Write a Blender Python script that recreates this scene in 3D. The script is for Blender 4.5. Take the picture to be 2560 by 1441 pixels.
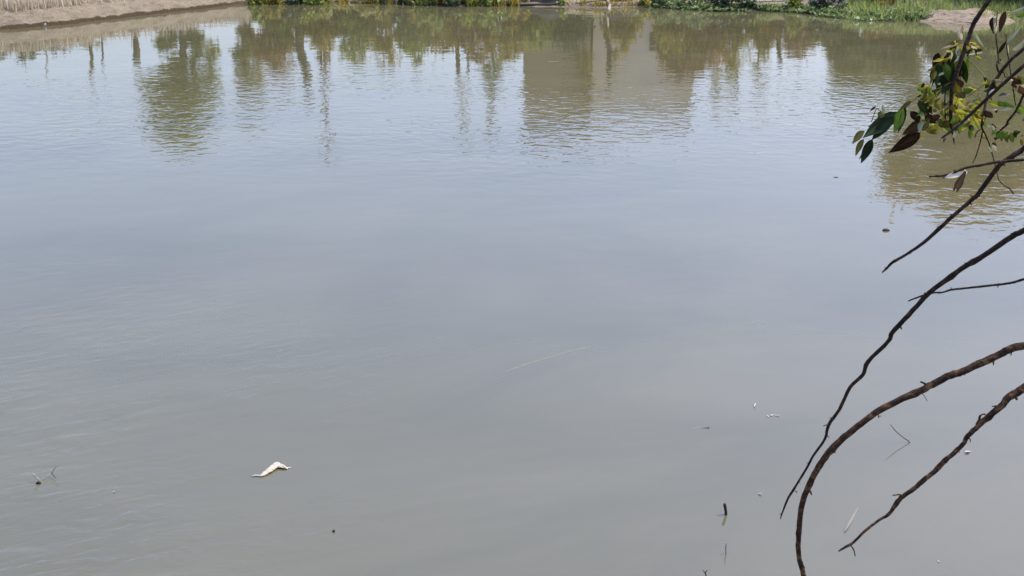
import bpy, math, random
import numpy as np
from mathutils import Vector

R = math.radians
scene = bpy.context.scene
for o in list(bpy.data.objects):
    bpy.data.objects.remove(o, do_unlink=True)
COL = scene.collection

# ------------------------------------------------------------------ camera
CAM_H = 3.0
FPX = 2745.0                       # focal length in photo pixels (photo 2560 wide)
PITCH = R(19.4)
cam_d = bpy.data.cameras.new('camera')
cam = bpy.data.objects.new('camera', cam_d)
COL.objects.link(cam)
cam.location = (0, 0, CAM_H)
cam.rotation_euler = (math.pi / 2 - PITCH, 0, 0)
cam_d.sensor_width = 36.0
cam_d.lens = 36.0 * FPX / 2560.0
cam_d.clip_start = 0.05
cam_d.clip_end = 2000
cam_d.dof.use_dof = False
scene.camera = cam

# ------------------------------------------------------------------ sky, sun, exposure
SUN_EL, SUN_AZ = R(62), R(75)       # azimuth clockwise from +Y: ahead of the camera, to the right
world = bpy.data.worlds.new('World')
scene.world = world
world.use_nodes = True
wn = world.node_tree.nodes
wl = world.node_tree.links
wn.clear()
sky = wn.new('ShaderNodeTexSky')
sky.sky_type = 'NISHITA'
sky.sun_disc = False
sky.sun_elevation = SUN_EL
sky.sun_rotation = SUN_AZ
sky.air_density = 1.0
sky.dust_density = 2.8
sky.ozone_density = 0.4
bg = wn.new('ShaderNodeBackground')
bg.inputs['Strength'].default_value = 0.15
wo = wn.new('ShaderNodeOutputWorld')
haze_tint = wn.new('ShaderNodeMix'); haze_tint.data_type = 'RGBA'; haze_tint.blend_type = 'MULTIPLY'
haze_tint.inputs['Factor'].default_value = 1.0
haze_tint.inputs['B'].default_value = (1.04, 0.985, 1.09, 1)      # lilac cast of thin high haze
wl.new(sky.outputs[0], haze_tint.inputs['A'])
wl.new(haze_tint.outputs['Result'], bg.inputs['Color'])
wl.new(bg.outputs[0], wo.inputs['Surface'])

sun_d = bpy.data.lights.new('sun', 'SUN')
sun_d.energy = 2.0
sun_d.angle = R(1.0)
sun_d.color = (1.0, 0.95, 0.87)
sun = bpy.data.objects.new('sun', sun_d)
COL.objects.link(sun)
sdir = Vector((math.sin(SUN_AZ) * math.cos(SUN_EL), math.cos(SUN_AZ) * math.cos(SUN_EL), math.sin(SUN_EL)))
sun.rotation_euler = sdir.to_track_quat('Z', 'Y').to_euler()

scene.view_settings.view_transform = 'Standard'
scene.view_settings.look = 'None'
scene.view_settings.exposure = 0.83
scene.view_settings.gamma = 1.0
scene.view_settings.use_curve_mapping = False
scene.render.engine = 'CYCLES'
scene.cycles.max_bounces = 6
scene.cycles.transparent_max_bounces = 6

# ------------------------------------------------------------------ projection helpers
SP, CP = math.sin(PITCH), math.cos(PITCH)


def ray(u, v):
    x = (u - 1280.0) / FPX
    y = -(v - 720.5) / FPX
    return np.array([x, CP + y * SP, -SP + y * CP])


def at(u, v, Y):
    """point seen at photo pixel (u, v) at ground distance Y"""
    d = ray(u, v)
    return np.array([0, 0, CAM_H]) + d * (Y / d[1])


def wat(u, v, z=0.0):
    """point on the water seen at pixel (u, v)"""
    d = ray(u, v)
    return np.array([0, 0, CAM_H]) + d * ((z - CAM_H) / d[2])


def refl(u, v, Y):
    """point at distance Y whose mirror image in the pond is seen at pixel (u, v)"""
    p = at(u, v, Y)
    p[2] = -p[2]
    return p


def px(n, Y):
    """metres that n photo pixels span at ground distance Y"""
    return n / FPX * math.hypot(Y, CAM_H) * 1.0


def pxd(n, p):
    """metres that n photo pixels span at point p"""
    return n / FPX * (p[1] * CP - (p[2] - CAM_H) * SP)


# ------------------------------------------------------------------ object helpers
def link(o, parent=None):
    COL.objects.link(o)
    if parent is not None:
        o.parent = parent
    return o


def mesh_data(name, V, F, mat=None, smooth=True):
    me = bpy.data.meshes.new(name)
    V = np.asarray(V, dtype=np.float32).reshape(-1, 3)
    if isinstance(F, np.ndarray):
        n, k = F.shape
        me.vertices.add(len(V))
        me.vertices.foreach_set('co', V.ravel())
        me.loops.add(n * k)
        me.loops.foreach_set('vertex_index', F.astype(np.int32).ravel())
        me.polygons.add(n)
        me.polygons.foreach_set('loop_start', np.arange(0, n * k, k, dtype=np.int32))
        me.update(calc_edges=True)
        me.validate()
    else:
        me.from_pydata(V.tolist(), [], F)
        me.update()
    if smooth:
        me.polygons.foreach_set('use_smooth', np.ones(len(me.polygons), dtype=bool))
    if mat is not None:
        me.materials.append(mat)
    return me


def part(name, V, F, mat, parent=None, smooth=True, origin=None):
    """one mesh object; V in world space; origin / parent empties carry only a translation"""
    V = np.asarray(V, dtype=float).reshape(-1, 3)
    base = np.zeros(3)
    if parent is not None:
        p = parent
        while p is not None:
            base = base + np.array(p.location)
            p = p.parent
    if origin is None:
        origin = V.mean(axis=0) if parent is None else base
        if parent is None:
            origin[2] = V[:, 2].min()
    o = bpy.data.objects.new(name, mesh_data(name, V - origin, F, mat, smooth))
    o.location = np.array(origin) - base
    return link(o, parent)


def tag(o, label=None, cat=None, group=None, kind=None):
    if label: o['label'] = label
    if cat: o['category'] = cat
    if group: o['group'] = group
    if kind: o['kind'] = kind
    return o


def thing(name, loc, label, cat, group=None):
    o = bpy.data.objects.new(name, None)
    o.empty_display_size = 0.1
    o.location = loc
    link(o)
    return tag(o, label, cat, group)


def spline(P, n):
    """Catmull-Rom through rows of P (any width), n samples per span"""
    P = np.asarray(P, dtype=float)
    Q = np.vstack([2 * P[0] - P[1], P, 2 * P[-1] - P[-2]])
    out = []
    for i in range(1, len(Q) - 2):
        p0, p1, p2, p3 = Q[i - 1], Q[i], Q[i + 1], Q[i + 2]
        for t in np.arange(n) / n:
            out.append(0.5 * (2 * p1 + (p2 - p0) * t + (2 * p0 - 5 * p1 + 4 * p2 - p3) * t * t
                              + (3 * p1 - p0 - 3 * p2 + p3) * t ** 3))
    out.append(P[-1])
    return np.array(out)


def tube(C, rad, k=8, rng=None, rough=0.0):
    """closed tube along points C with radii rad"""
    C = np.asarray(C, dtype=float)
    n = len(C)
    rad = np.broadcast_to(np.asarray(rad, dtype=float), (n,)).copy()
    T = np.gradient(C, axis=0)
    T /= np.linalg.norm(T, axis=1)[:, None] + 1e-12
    up = np.array([0.31, 0.17, 0.93]) if abs(T[0][2]) < 0.9 else np.array([1.0, 0.1, 0.0])
    V = []
    A = np.cross(T[0], up); A /= np.linalg.norm(A)
    for i in range(n):
        A = A - T[i] * A.dot(T[i]); A /= np.linalg.norm(A) + 1e-12
        B = np.cross(T[i], A)
        for j in range(k):
            a = 2 * math.pi * j / k
            r = rad[i] * (1 + (rng.uniform(-rough, rough) if rng is not None else 0))
            V.append(C[i] + (A * math.cos(a) + B * math.sin(a)) * r)
    F = []
    for i in range(n - 1):
        for j in range(k):
            a, b = i * k + j, i * k + (j + 1) % k
            F.append((a, b, b + k, a + k))
    F.append(tuple(range(k))[::-1])
    F.append(tuple(range((n - 1) * k, n * k)))
    return np.array(V), F


def join(*vf):
    V, F, n = [], [], 0
    for v, f in vf:
        V.append(v)
        F += [tuple(i + n for i in q) for q in f]
        n += len(v)
    return np.vstack(V), F


def box(x0, x1, y0, y1, z0, z1):
    V = np.array([(x, y, z) for z in (z0, z1) for y in (y0, y1) for x in (x0, x1)], dtype=float)
    return V, [(0, 2, 3, 1), (4, 5, 7, 6), (0, 1, 5, 4), (2, 6, 7, 3), (0, 4, 6, 2), (1, 3, 7, 5)]


# ------------------------------------------------------------------ materials
def nodes_of(m):
    m.use_nodes = True
    nt = m.node_tree
    nt.nodes.clear()
    out = nt.nodes.new('ShaderNodeOutputMaterial')
    return nt, nt.nodes, nt.links, out


def ramp(N, stops, interp='LINEAR'):
    r = N.new('ShaderNodeValToRGB')
    r.color_ramp.interpolation = interp
    el = r.color_ramp.elements
    while len(el) < len(stops):
        el.new(0.5)
    for e, (p, c) in zip(el, stops):
        e.position = p
        e.color = (c[0], c[1], c[2], 1) if len(c) == 3 else c
    return r


def noise(N, L, coord, scale, detail=4, rough=0.55, vec_scale=None, rot=None, dist=0.0):
    t = N.new('ShaderNodeTexNoise')
    t.inputs['Scale'].default_value = scale
    t.inputs['Detail'].default_value = detail
    t.inputs['Roughness'].default_value = rough
    t.inputs['Distortion'].default_value = dist
    if vec_scale is not None or rot is not None:
        m = N.new('ShaderNodeMapping')
        m.vector_type = 'TEXTURE'            # turns first, then scales
        if vec_scale is not None: m.inputs['Scale'].default_value = [1.0 / c for c in vec_scale]
        if rot is not None: m.inputs['Rotation'].default_value = rot
        L.new(coord, m.inputs['Vector'])
        coord = m.outputs[0]
    L.new(coord, t.inputs['Vector'])
    return t


def solid_mat(name, stops, scale=8.0, rough=0.8, bump=0.3, bdist=0.01, spec=0.3, vec_scale=None):
    m = bpy.data.materials.new(name)
    nt, N, L, out = nodes_of(m)
    b = N.new('ShaderNodeBsdfPrincipled')
    g = N.new('ShaderNodeNewGeometry')
    n1 = noise(N, L, g.outputs['Position'], scale, 6, 0.6, vec_scale)
    r = ramp(N, stops)
    L.new(n1.outputs['Fac'], r.inputs[0])
    L.new(r.outputs[0], b.inputs['Base Color'])
    b.inputs['Roughness'].default_value = rough
    b.inputs['Specular IOR Level'].default_value = spec
    n2 = noise(N, L, g.outputs['Position'], scale * 3, 5, 0.6, vec_scale)
    bp = N.new('ShaderNodeBump')
    bp.inputs['Strength'].default_value = bump
    bp.inputs['Distance'].default_value = bdist
    L.new(n2.outputs['Fac'], bp.inputs['Height'])
    L.new(bp.outputs[0], b.inputs['Normal'])
    L.new(b.outputs[0], out.inputs['Surface'])
    return m


def leaf_mat(name, stops, trans=0.35, rough=0.5, tcol=None, spec=0.35, vein=0.0):
    """thin foliage: colour varies leaf by leaf, light passes through"""
    m = bpy.data.materials.new(name)
    nt, N, L, out = nodes_of(m)
    g = N.new('ShaderNodeNewGeometry')
    oi = N.new('ShaderNodeObjectInfo')
    add = N.new('ShaderNodeMath'); add.operation = 'ADD'
    L.new(g.outputs['Random Per Island'], add.inputs[0])
    L.new(oi.outputs['Random'], add.inputs[1])
    fr = N.new('ShaderNodeMath'); fr.operation = 'FRACT'
    L.new(add.outputs[0], fr.inputs[0])
    n1 = noise(N, L, g.outputs['Position'], 25 if vein else 3, 4, 0.6)
    mx = N.new('ShaderNodeMath'); mx.operation = 'MULTIPLY_ADD'
    L.new(n1.outputs['Fac'], mx.inputs[0])
    mx.inputs[1].default_value = 0.9
    sc = N.new('ShaderNodeMath'); sc.operation = 'MULTIPLY_ADD'
    L.new(fr.outputs[0], sc.inputs[0]); sc.inputs[1].default_value = 0.55; sc.inputs[2].default_value = -0.2
    L.new(sc.outputs[0], mx.inputs[2])
    r = ramp(N, stops)
    fac = mx.outputs[0]
    if vein:
        at_ = N.new('ShaderNodeAttribute'); at_.attribute_name = 'rib'
        rv = N.new('ShaderNodeMath'); rv.operation = 'MULTIPLY_ADD'
        L.new(at_.outputs['Fac'], rv.inputs[0]); rv.inputs[1].default_value = 0.45
        L.new(mx.outputs[0], rv.inputs[2])
        fac = rv.outputs[0]
    L.new(fac, r.inputs[0])
    b = N.new('ShaderNodeBsdfPrincipled')
    L.new(r.outputs[0], b.inputs['Base Color'])
    b.inputs['Roughness'].default_value = rough
    b.inputs['Specular IOR Level'].default_value = spec
    t = N.new('ShaderNodeBsdfTranslucent')
    tint = N.new('ShaderNodeMix'); tint.data_type = 'RGBA'; tint.blend_type = 'MULTIPLY'
    tint.inputs['Factor'].default_value = 1.0
    L.new(r.outputs[0], tint.inputs['A'])
    tint.inputs['B'].default_value = tcol or (1.6, 1.5, 0.5, 1)
    L.new(tint.outputs['Result'], t.inputs['Color'])
    s = N.new('ShaderNodeMixShader')
    s.inputs[0].default_value = trans
    L.new(b.outputs[0], s.inputs[1]); L.new(t.outputs[0], s.inputs[2])
    L.new(s.outputs[0], out.inputs['Surface'])
    return m


def water_material():
    m = bpy.data.materials.new('pond_water')
    nt, N, L, out = nodes_of(m)
    g = N.new('ShaderNodeNewGeometry')
    pos = g.outputs['Position']
    sep = N.new('ShaderNodeSeparateXYZ'); L.new(pos, sep.inputs[0])

    def M(op, a, b=None, c=None, clamp=False):
        n = N.new('ShaderNodeMath'); n.operation = op; n.use_clamp = clamp
        for i, x in enumerate((a, b, c)):
            if x is None: continue
            if isinstance(x, (int, float)): n.inputs[i].default_value = x
            else: L.new(x, n.inputs[i])
        return n.outputs[0]

    def mapr(x, a, b, c, d):
        n = N.new('ShaderNodeMapRange'); n.interpolation_type = 'SMOOTHSTEP'
        L.new(x, n.inputs['Value'])
        for k, val in zip(('From Min', 'From Max', 'To Min', 'To Max'), (a, b, c, d)):
            n.inputs[k].default_value = val
        return n.outputs[0]

    # breeze: patches of ripple and patches of slick water
    patch = noise(N, L, pos, 0.22, 3, 0.5, (1.0, 0.6, 1)).outputs['Fac']
    patch = mapr(patch, 0.34, 0.60, 0.45, 1.15)
    lee = mapr(sep.outputs['Y'], 16.5, 23.0, 1.0, 0.15)          # sheltered strip below the far bank
    near = mapr(sep.outputs['Y'], 11.0, 15.0, 0.10, 1.0)
    gust = M('MULTIPLY', mapr(sep.outputs['X'], 3.4, 5.0, 0.0, 1.0), mapr(sep.outputs['Y'], 8.6, 10.5, 0.0, 1.0))
    near = M('MAXIMUM', near, gust)
    leftn = mapr(sep.outputs['X'], -2.6, 0.4, 1.0, 0.0)
    nearleft = M('MULTIPLY', leftn, mapr(sep.outputs['Y'], 7.2, 10.5, 1.0, 0.0))
    nearleft = M('MULTIPLY', nearleft, mapr(noise(N, L, pos, 0.8, 2, 0.5).outputs['Fac'], 0.35, 0.65, 0.25, 1.0))
    nearleft = M('MULTIPLY', nearleft, mapr(sep.outputs['Y'], 4.8, 8.5, 1.25, 0.38))
    amp = M('MULTIPLY', M('MULTIPLY', patch, lee), near)

    r1 = noise(N, L, pos, 5.0, 2, 0.45, (0.80, 1.0, 1), (0, 0, R(-5)), 0.5).outputs['Fac']
    r2 = noise(N, L, pos, 8.0, 2, 0.5, (0.8, 1.0, 1), (0, 0, R(12)), 0.3).outputs['Fac']
    h = M('MULTIPLY', M('ADD', M('MULTIPLY', r1, 0.0100), M('MULTIPLY', r2, 0.0026)), amp)
    # slanting wavelets of the near left
    r3 = noise(N, L, pos, 9.5, 3, 0.5, (0.45, 1.0, 1), (0, 0, R(28)), 0.5).outputs['Fac']
    h = M('ADD', h, M('MULTIPLY', M('MULTIPLY', r3, 0.0120), nearleft))
    # long low undulation everywhere
    r4 = noise(N, L, pos, 0.9, 2, 0.5, (0.6, 1.0, 1), (0, 0, R(12))).outputs['Fac']
    h = M('ADD', h, M('MULTIPLY', r4, 0.0055))

    # rings spreading from spots where something touched the surface
    for (u, v, lam, size, a) in ((2312, 383, 0.22, 0.34, 0.0016), (100, 1204, 0.09, 0.16, 0.00018), (690, 1172, 0.12, 0.2, 0.0002)):
        c = wat(u, v)
        dx = M('SUBTRACT', sep.outputs['X'], float(c[0])); dy = M('SUBTRACT', sep.outputs['Y'], float(c[1]))
        d = M('SQRT', M('ADD', M('MULTIPLY', dx, dx), M('MULTIPLY', dy, dy)))
        w = M('MULTIPLY', M('SINE', M('MULTIPLY', d, 2 * math.pi / lam)), mapr(d, size * 0.5, size * 2.0, a, 0.0))
        h = M('ADD', h, w)

    bp = N.new('ShaderNodeBump')
    bp.inputs['Strength'].default_value = 1.0
    bp.inputs['Distance'].default_value = 1.0
    L.new(h, bp.inputs['Height'])

    b = N.new('ShaderNodeBsdfPrincipled')
    silt = noise(N, L, pos, 0.55, 6, 0.6, (0.6, 1.0, 1), (0, 0, R(20)), 0.8).outputs['Fac']
    rc = ramp(N, [(0.32, (0.102, 0.101, 0.053)), (0.68, (0.138, 0.133, 0.074))])
    L.new(silt, rc.inputs[0])
    L.new(rc.outputs[0], b.inputs['Base Color'])
    b.inputs['Roughness'].default_value = 0.015
    b.inputs['IOR'].default_value = 2.15
    b.inputs['Specular IOR Level'].default_value = 0.5
    L.new(bp.outputs[0], b.inputs['Normal'])
    L.new(b.outputs[0], out.inputs['Surface'])
    return m


def ground_material():
    m = bpy.data.materials.new('bank_soil')
    nt, N, L, out = nodes_of(m)
    g = N.new('ShaderNodeNewGeometry')
    pos = g.outputs['Position']
    n1 = noise(N, L, pos, 2.6, 9, 0.72, (1, 1, 3))
    dry = ramp(N, [(0.30, (0.150, 0.122, 0.084)), (0.48, (0.258, 0.220, 0.160)), (0.7, (0.35, 0.306, 0.232))])
    L.new(n1.outputs['Fac'], dry.inputs[0])
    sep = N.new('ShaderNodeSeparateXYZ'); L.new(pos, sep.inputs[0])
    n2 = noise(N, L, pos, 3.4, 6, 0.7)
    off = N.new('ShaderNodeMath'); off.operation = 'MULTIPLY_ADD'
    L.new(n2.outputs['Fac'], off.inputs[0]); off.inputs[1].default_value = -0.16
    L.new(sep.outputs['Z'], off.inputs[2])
    wet_shade = N.new('ShaderNodeMapRange')
    wet_shade.inputs['From Min'].default_value = -0.005; wet_shade.inputs['From Max'].default_value = 0.02
    wet_shade.inputs['To Min'].default_value = 1.0; wet_shade.inputs['To Max'].default_value = 0.0
    L.new(off.outputs[0], wet_shade.inputs['Value'])
    wx = N.new('ShaderNodeMapRange')       # waterline soil darkened for wetness and painted undercut shade, mostly along the left dike
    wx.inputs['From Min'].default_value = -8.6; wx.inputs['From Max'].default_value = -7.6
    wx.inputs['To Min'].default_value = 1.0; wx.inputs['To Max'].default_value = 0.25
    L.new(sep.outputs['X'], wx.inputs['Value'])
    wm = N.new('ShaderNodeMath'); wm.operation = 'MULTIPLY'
    L.new(wet_shade.outputs[0], wm.inputs[0]); L.new(wx.outputs[0], wm.inputs[1])
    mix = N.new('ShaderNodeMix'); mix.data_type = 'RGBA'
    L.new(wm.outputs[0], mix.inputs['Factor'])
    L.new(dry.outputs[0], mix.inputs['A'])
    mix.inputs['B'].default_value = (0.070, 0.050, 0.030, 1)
    b = N.new('ShaderNodeBsdfPrincipled')
    L.new(mix.outputs['Result'], b.inputs['Base Color'])
    b.inputs['Roughness'].default_value = 0.9
    b.inputs['Specular IOR Level'].default_value = 0.15
    n3 = noise(N, L, pos, 9, 8, 0.7)
    bp = N.new('ShaderNodeBump'); bp.inputs['Strength'].default_value = 1.0; bp.inputs['Distance'].default_value = 0.10
    L.new(n3.outputs['Fac'], bp.inputs['Height'])
    L.new(bp.outputs[0], b.inputs['Normal'])
    L.new(b.outputs[0], out.inputs['Surface'])
    return m


MAT = dict(
    water=water_material(),
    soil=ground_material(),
    mud=solid_mat('pale_mud', [(0.34, (0.13, 0.098, 0.064)), (0.47, (0.29, 0.24, 0.175)), (0.7, (0.38, 0.325, 0.25))], 4, 0.85, 1.0, 0.06, 0.3, (1, 1.6, 5)),
    bark=solid_mat('dark_bark', [(0.34, (0.009, 0.0065, 0.0055)), (0.52, (0.026, 0.016, 0.0115)), (0.70, (0.105, 0.058, 0.035))], 70, 0.75, 0.8, 0.004, 0.25),
    bark_red=solid_mat('reddish_bark', [(0.36, (0.013, 0.0085, 0.006)), (0.52, (0.055, 0.031, 0.017)), (0.68, (0.23, 0.13, 0.070))], 60, 0.75, 0.9, 0.004, 0.2),
    bark_far=solid_mat('far_bark', [(0.3, (0.05, 0.042, 0.022)), (0.7, (0.11, 0.09, 0.05))], 6, 0.9, 0.6, 0.02),
    greybark=solid_mat('grey_twig', [(0.3, (0.14, 0.13, 0.12)), (0.7, (0.38, 0.36, 0.33))], 60, 0.7, 0.4, 0.002),
    palewood=solid_mat('pale_wood', [(0.3, (0.24, 0.21, 0.165)), (0.7, (0.40, 0.36, 0.30))], 12, 0.7, 0.4, 0.01),
    blackwood=solid_mat('wet_wood', [(0.3, (0.012, 0.010, 0.008)), (0.7, (0.045, 0.038, 0.030))], 30, 0.6, 0.5, 0.004),
    greenstem=solid_mat('green_stem', [(0.3, (0.16, 0.14, 0.04)), (0.7, (0.30, 0.27, 0.10))], 30, 0.5, 0.2, 0.002),
    cream=solid_mat('cream_scrap', [(0.3, (0.33, 0.275, 0.18)), (0.46, (0.58, 0.53, 0.41)), (0.7, (0.74, 0.71, 0.62))], 55, 0.5, 1.0, 0.010),
    greyscrap=solid_mat('grey_scrap', [(0.3, (0.26, 0.26, 0.275)), (0.7, (0.38, 0.38, 0.40))], 28, 0.5, 0.3, 0.003),
    white=solid_mat('white_petal', [(0.3, (0.36, 0.36, 0.35)), (0.7, (0.52, 0.52, 0.51))], 40, 0.5, 0.2, 0.002),
    drowned=solid_mat('drowned_leaf', [(0.3, (0.19, 0.18, 0.16)), (0.7, (0.24, 0.23, 0.205))], 40, 0.6, 0.2, 0.002),
    reedskin=solid_mat('wet_reed', [(0.3, (0.165, 0.17, 0.125)), (0.7, (0.235, 0.24, 0.185))], 40, 0.6, 0.2, 0.002),
    nut=solid_mat('brown_husk', [(0.3, (0.045, 0.025, 0.018)), (0.7, (0.10, 0.06, 0.045))], 60, 0.5, 0.4, 0.003),
    tarp=solid_mat('dark_tarpaulin', [(0.35, (0.018, 0.017, 0.018)), (0.6, (0.040, 0.039, 0.040)), (0.75, (0.11, 0.105, 0.105))], 2.2, 0.85, 0.6, 0.03, 0.05, (1, 1, 4)),
    wall_grey=solid_mat('old_render', [(0.3, (0.38, 0.30, 0.18)), (0.7, (0.46, 0.365, 0.23))], 1.2, 0.9, 0.3, 0.01),
    wall_tan=solid_mat('tan_render', [(0.3, (0.80, 0.71, 0.54)), (0.7, (0.86, 0.78, 0.62))], 1.2, 0.9, 0.3, 0.01),
    rooftile=solid_mat('roof_sheet', [(0.3, (0.16, 0.13, 0.10)), (0.7, (0.26, 0.21, 0.17))], 3, 0.7, 0.4, 0.02),
    glass=solid_mat('dark_pane', [(0.3, (0.03, 0.035, 0.04)), (0.7, (0.05, 0.055, 0.06))], 2, 0.1, 0.0, 0.001, 0.6),
    doorwood=solid_mat('door_wood', [(0.3, (0.12, 0.08, 0.05)), (0.7, (0.20, 0.14, 0.09))], 10, 0.7, 0.3, 0.01),
)
G = dict(
    dark=leaf_mat('leaf_dark_green', [(0.1, (0.008, 0.018, 0.006)), (0.5, (0.016, 0.034, 0.010)), (0.9, (0.040, 0.068, 0.018))], 0.12, 0.55, spec=0.2, vein=1),
    green=leaf_mat('leaf_green', [(0.1, (0.03, 0.075, 0.015)), (0.5, (0.06, 0.13, 0.025)), (0.9, (0.11, 0.19, 0.04))], 0.4, 0.42, vein=1),
    olive=leaf_mat('leaf_olive', [(0.1, (0.05, 0.050, 0.012)), (0.5, (0.09, 0.085, 0.018)), (0.9, (0.16, 0.14, 0.03))], 0.3, 0.45, vein=1),
    yellow=leaf_mat('leaf_yellow_green', [(0.1, (0.14, 0.17, 0.022)), (0.5, (0.27, 0.29, 0.045)), (0.9, (0.44, 0.42, 0.10))], 0.45, 0.45, vein=1),
    gold=leaf_mat('leaf_yellow', [(0.1, (0.26, 0.21, 0.035)), (0.5, (0.38, 0.31, 0.07)), (0.9, (0.50, 0.44, 0.16))], 0.35, 0.45, vein=1),
    brown=leaf_mat('leaf_brown', [(0.1, (0.018, 0.011, 0.006)), (0.5, (0.034, 0.021, 0.011)), (0.9, (0.085, 0.054, 0.028))], 0.08, 0.85, (1.4, 1, 0.6, 1), spec=0.03, vein=1),
    rust=leaf_mat('leaf_rust', [(0.1, (0.06, 0.036, 0.018)), (0.5, (0.11, 0.066, 0.032)), (0.9, (0.18, 0.115, 0.06))], 0.2, 0.6, (1.4, 1, 0.6, 1), vein=1),
    tan=leaf_mat('leaf_tan', [(0.1, (0.24, 0.18, 0.11)), (0.5, (0.36, 0.28, 0.18)), (0.9, (0.48, 0.39, 0.28))], 0.3, 0.6, (1.2, 1, 0.8, 1), vein=1),
    pale=leaf_mat('leaf_pale', [(0.1, (0.45, 0.43, 0.30)), (0.5, (0.62, 0.58, 0.45)), (0.9, (0.78, 0.72, 0.62))], 0.3, 0.5, (1.2, 1.1, 0.8, 1), vein=1),
    white=leaf_mat('leaf_white', [(0.1, (0.55, 0.52, 0.42)), (0.3, (0.80, 0.78, 0.70)), (0.9, (0.90, 0.88, 0.82))], 0.3, 0.5, (1.1, 1.1, 1.0, 1), vein=1),
    sage=leaf_mat('leaf_sage', [(0.1, (0.20, 0.24, 0.17)), (0.5, (0.28, 0.33, 0.24)), (0.9, (0.40, 0.43, 0.33))], 0.3, 0.5, (1.2, 1.2, 0.8, 1), vein=1),
    slate=leaf_mat('leaf_slate', [(0.1, (0.02, 0.022, 0.03)), (0.9, (0.05, 0.05, 0.06))], 0.05, 0.6, (1, 1, 1, 1), vein=1),
    # far foliage
    f_mid=leaf_mat('foliage_mid', [(0.1, (0.106, 0.139, 0.027)), (0.5, (0.210, 0.260, 0.055)), (0.9, (0.420, 0.445, 0.111))], 0.35, tcol=(1.35, 1.3, 0.75, 1)),
    f_grey=leaf_mat('foliage_greygreen', [(0.1, (0.190, 0.195, 0.080)), (0.5, (0.316, 0.316, 0.135)), (0.9, (0.546, 0.519, 0.220))], 0.35, tcol=(1.35, 1.3, 0.75, 1)),
    f_olive=leaf_mat('foliage_olive', [(0.1, (0.148, 0.130, 0.022)), (0.5, (0.274, 0.232, 0.043)), (0.9, (0.504, 0.408, 0.098))], 0.35, tcol=(1.35, 1.3, 0.75, 1)),
    f_lime=leaf_mat('foliage_lime', [(0.1, (0.12, 0.18, 0.05)), (0.5, (0.22, 0.29, 0.09)), (0.9, (0.40, 0.45, 0.19))], 0.35, tcol=(1.35, 1.3, 0.75, 1)),
    f_dark=leaf_mat('foliage_dark', [(0.1, (0.018, 0.035, 0.020)), (0.5, (0.035, 0.065, 0.035)), (0.9, (0.09, 0.14, 0.08))], 0.2, tcol=(1.35, 1.3, 0.75, 1)),
    f_brown=leaf_mat('foliage_brown', [(0.1, (0.148, 0.089, 0.036)), (0.5, (0.274, 0.171, 0.067)), (0.9, (0.462, 0.316, 0.122))], 0.25, tcol=(1.4, 1.1, 0.6, 1)),
    f_gold=leaf_mat('foliage_golden', [(0.1, (0.168, 0.106, 0.017)), (0.5, (0.300, 0.196, 0.035)), (0.9, (0.480, 0.329, 0.077))], 0.35, tcol=(1.4, 1.15, 0.6, 1)),
    f_weed=leaf_mat('waterside_weed', [(0.1, (0.05, 0.10, 0.04)), (0.45, (0.12, 0.19, 0.075)), (0.9, (0.34, 0.42, 0.22))], 0.3, tcol=(1.35, 1.3, 0.75, 1)),
    straw=leaf_mat('dry_grass', [(0.1, (0.30, 0.26, 0.19)), (0.5, (0.60, 0.54, 0.43)), (0.9, (0.80, 0.75, 0.64))], 0.3, 0.8, (1.1, 1, 0.8, 1)),
    grass=leaf_mat('fresh_grass', [(0.1, (0.12, 0.17, 0.05)), (0.5, (0.22, 0.30, 0.10)), (0.9, (0.40, 0.46, 0.20))], 0.45, 0.6, (1.3, 1.3, 0.8, 1)),
)

# ------------------------------------------------------------------ terrain
# waterline of the pond, read round from the far left; each vertex: x, y, (height, run) of the first rise, height behind it
shore = []
for (u, v) in ((0, 75), (120, 66), (240, 52), (360, 39), (480, 25), (600, 11)):
    p = wat(u, v); shore.append((p[0], p[1], 0.50, 0.75, 0.86))
for (u, v) in ((640, 11), (700, 10), (830, 8), (940, 8), (1050, 14), (1130, 17), (1250, 16), (1330, 17), (1420, 18), (1500, 20),
               (1600, 18), (1700, 22), (1800, 28), (1900, 27), (2000, 31), (2060, 40), (2150, 48), (2250, 52), (2340, 55), (2440, 57), (2560, 52)):
    p = wat(u, v); shore.append((p[0], p[1], 0.16, 0.9, 0.55))
shore += [(17.5, 27, 0.3, 1.0, 0.7), (20, 20, 0.4, 1.2, 0.9), (19.5, 11, 0.4, 1.2, 1.0), (14, 5.0, 0.5, 1.2, 1.2), (7, 3.4, 0.7, 1.0, 1.4),
          (3.0, 2.7, 0.8, 0.9, 1.4), (0, 2.3, 0.9, 0.9, 1.4), (-4, 2.6, 0.8, 0.9, 1.4), (-12, 4.5, 0.6, 1.0, 1.2), (-19, 9, 0.5, 0.9, 1.0), (-18, 17, 0.5, 0.8, 0.9)]
SH = np.array(shore)


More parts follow.
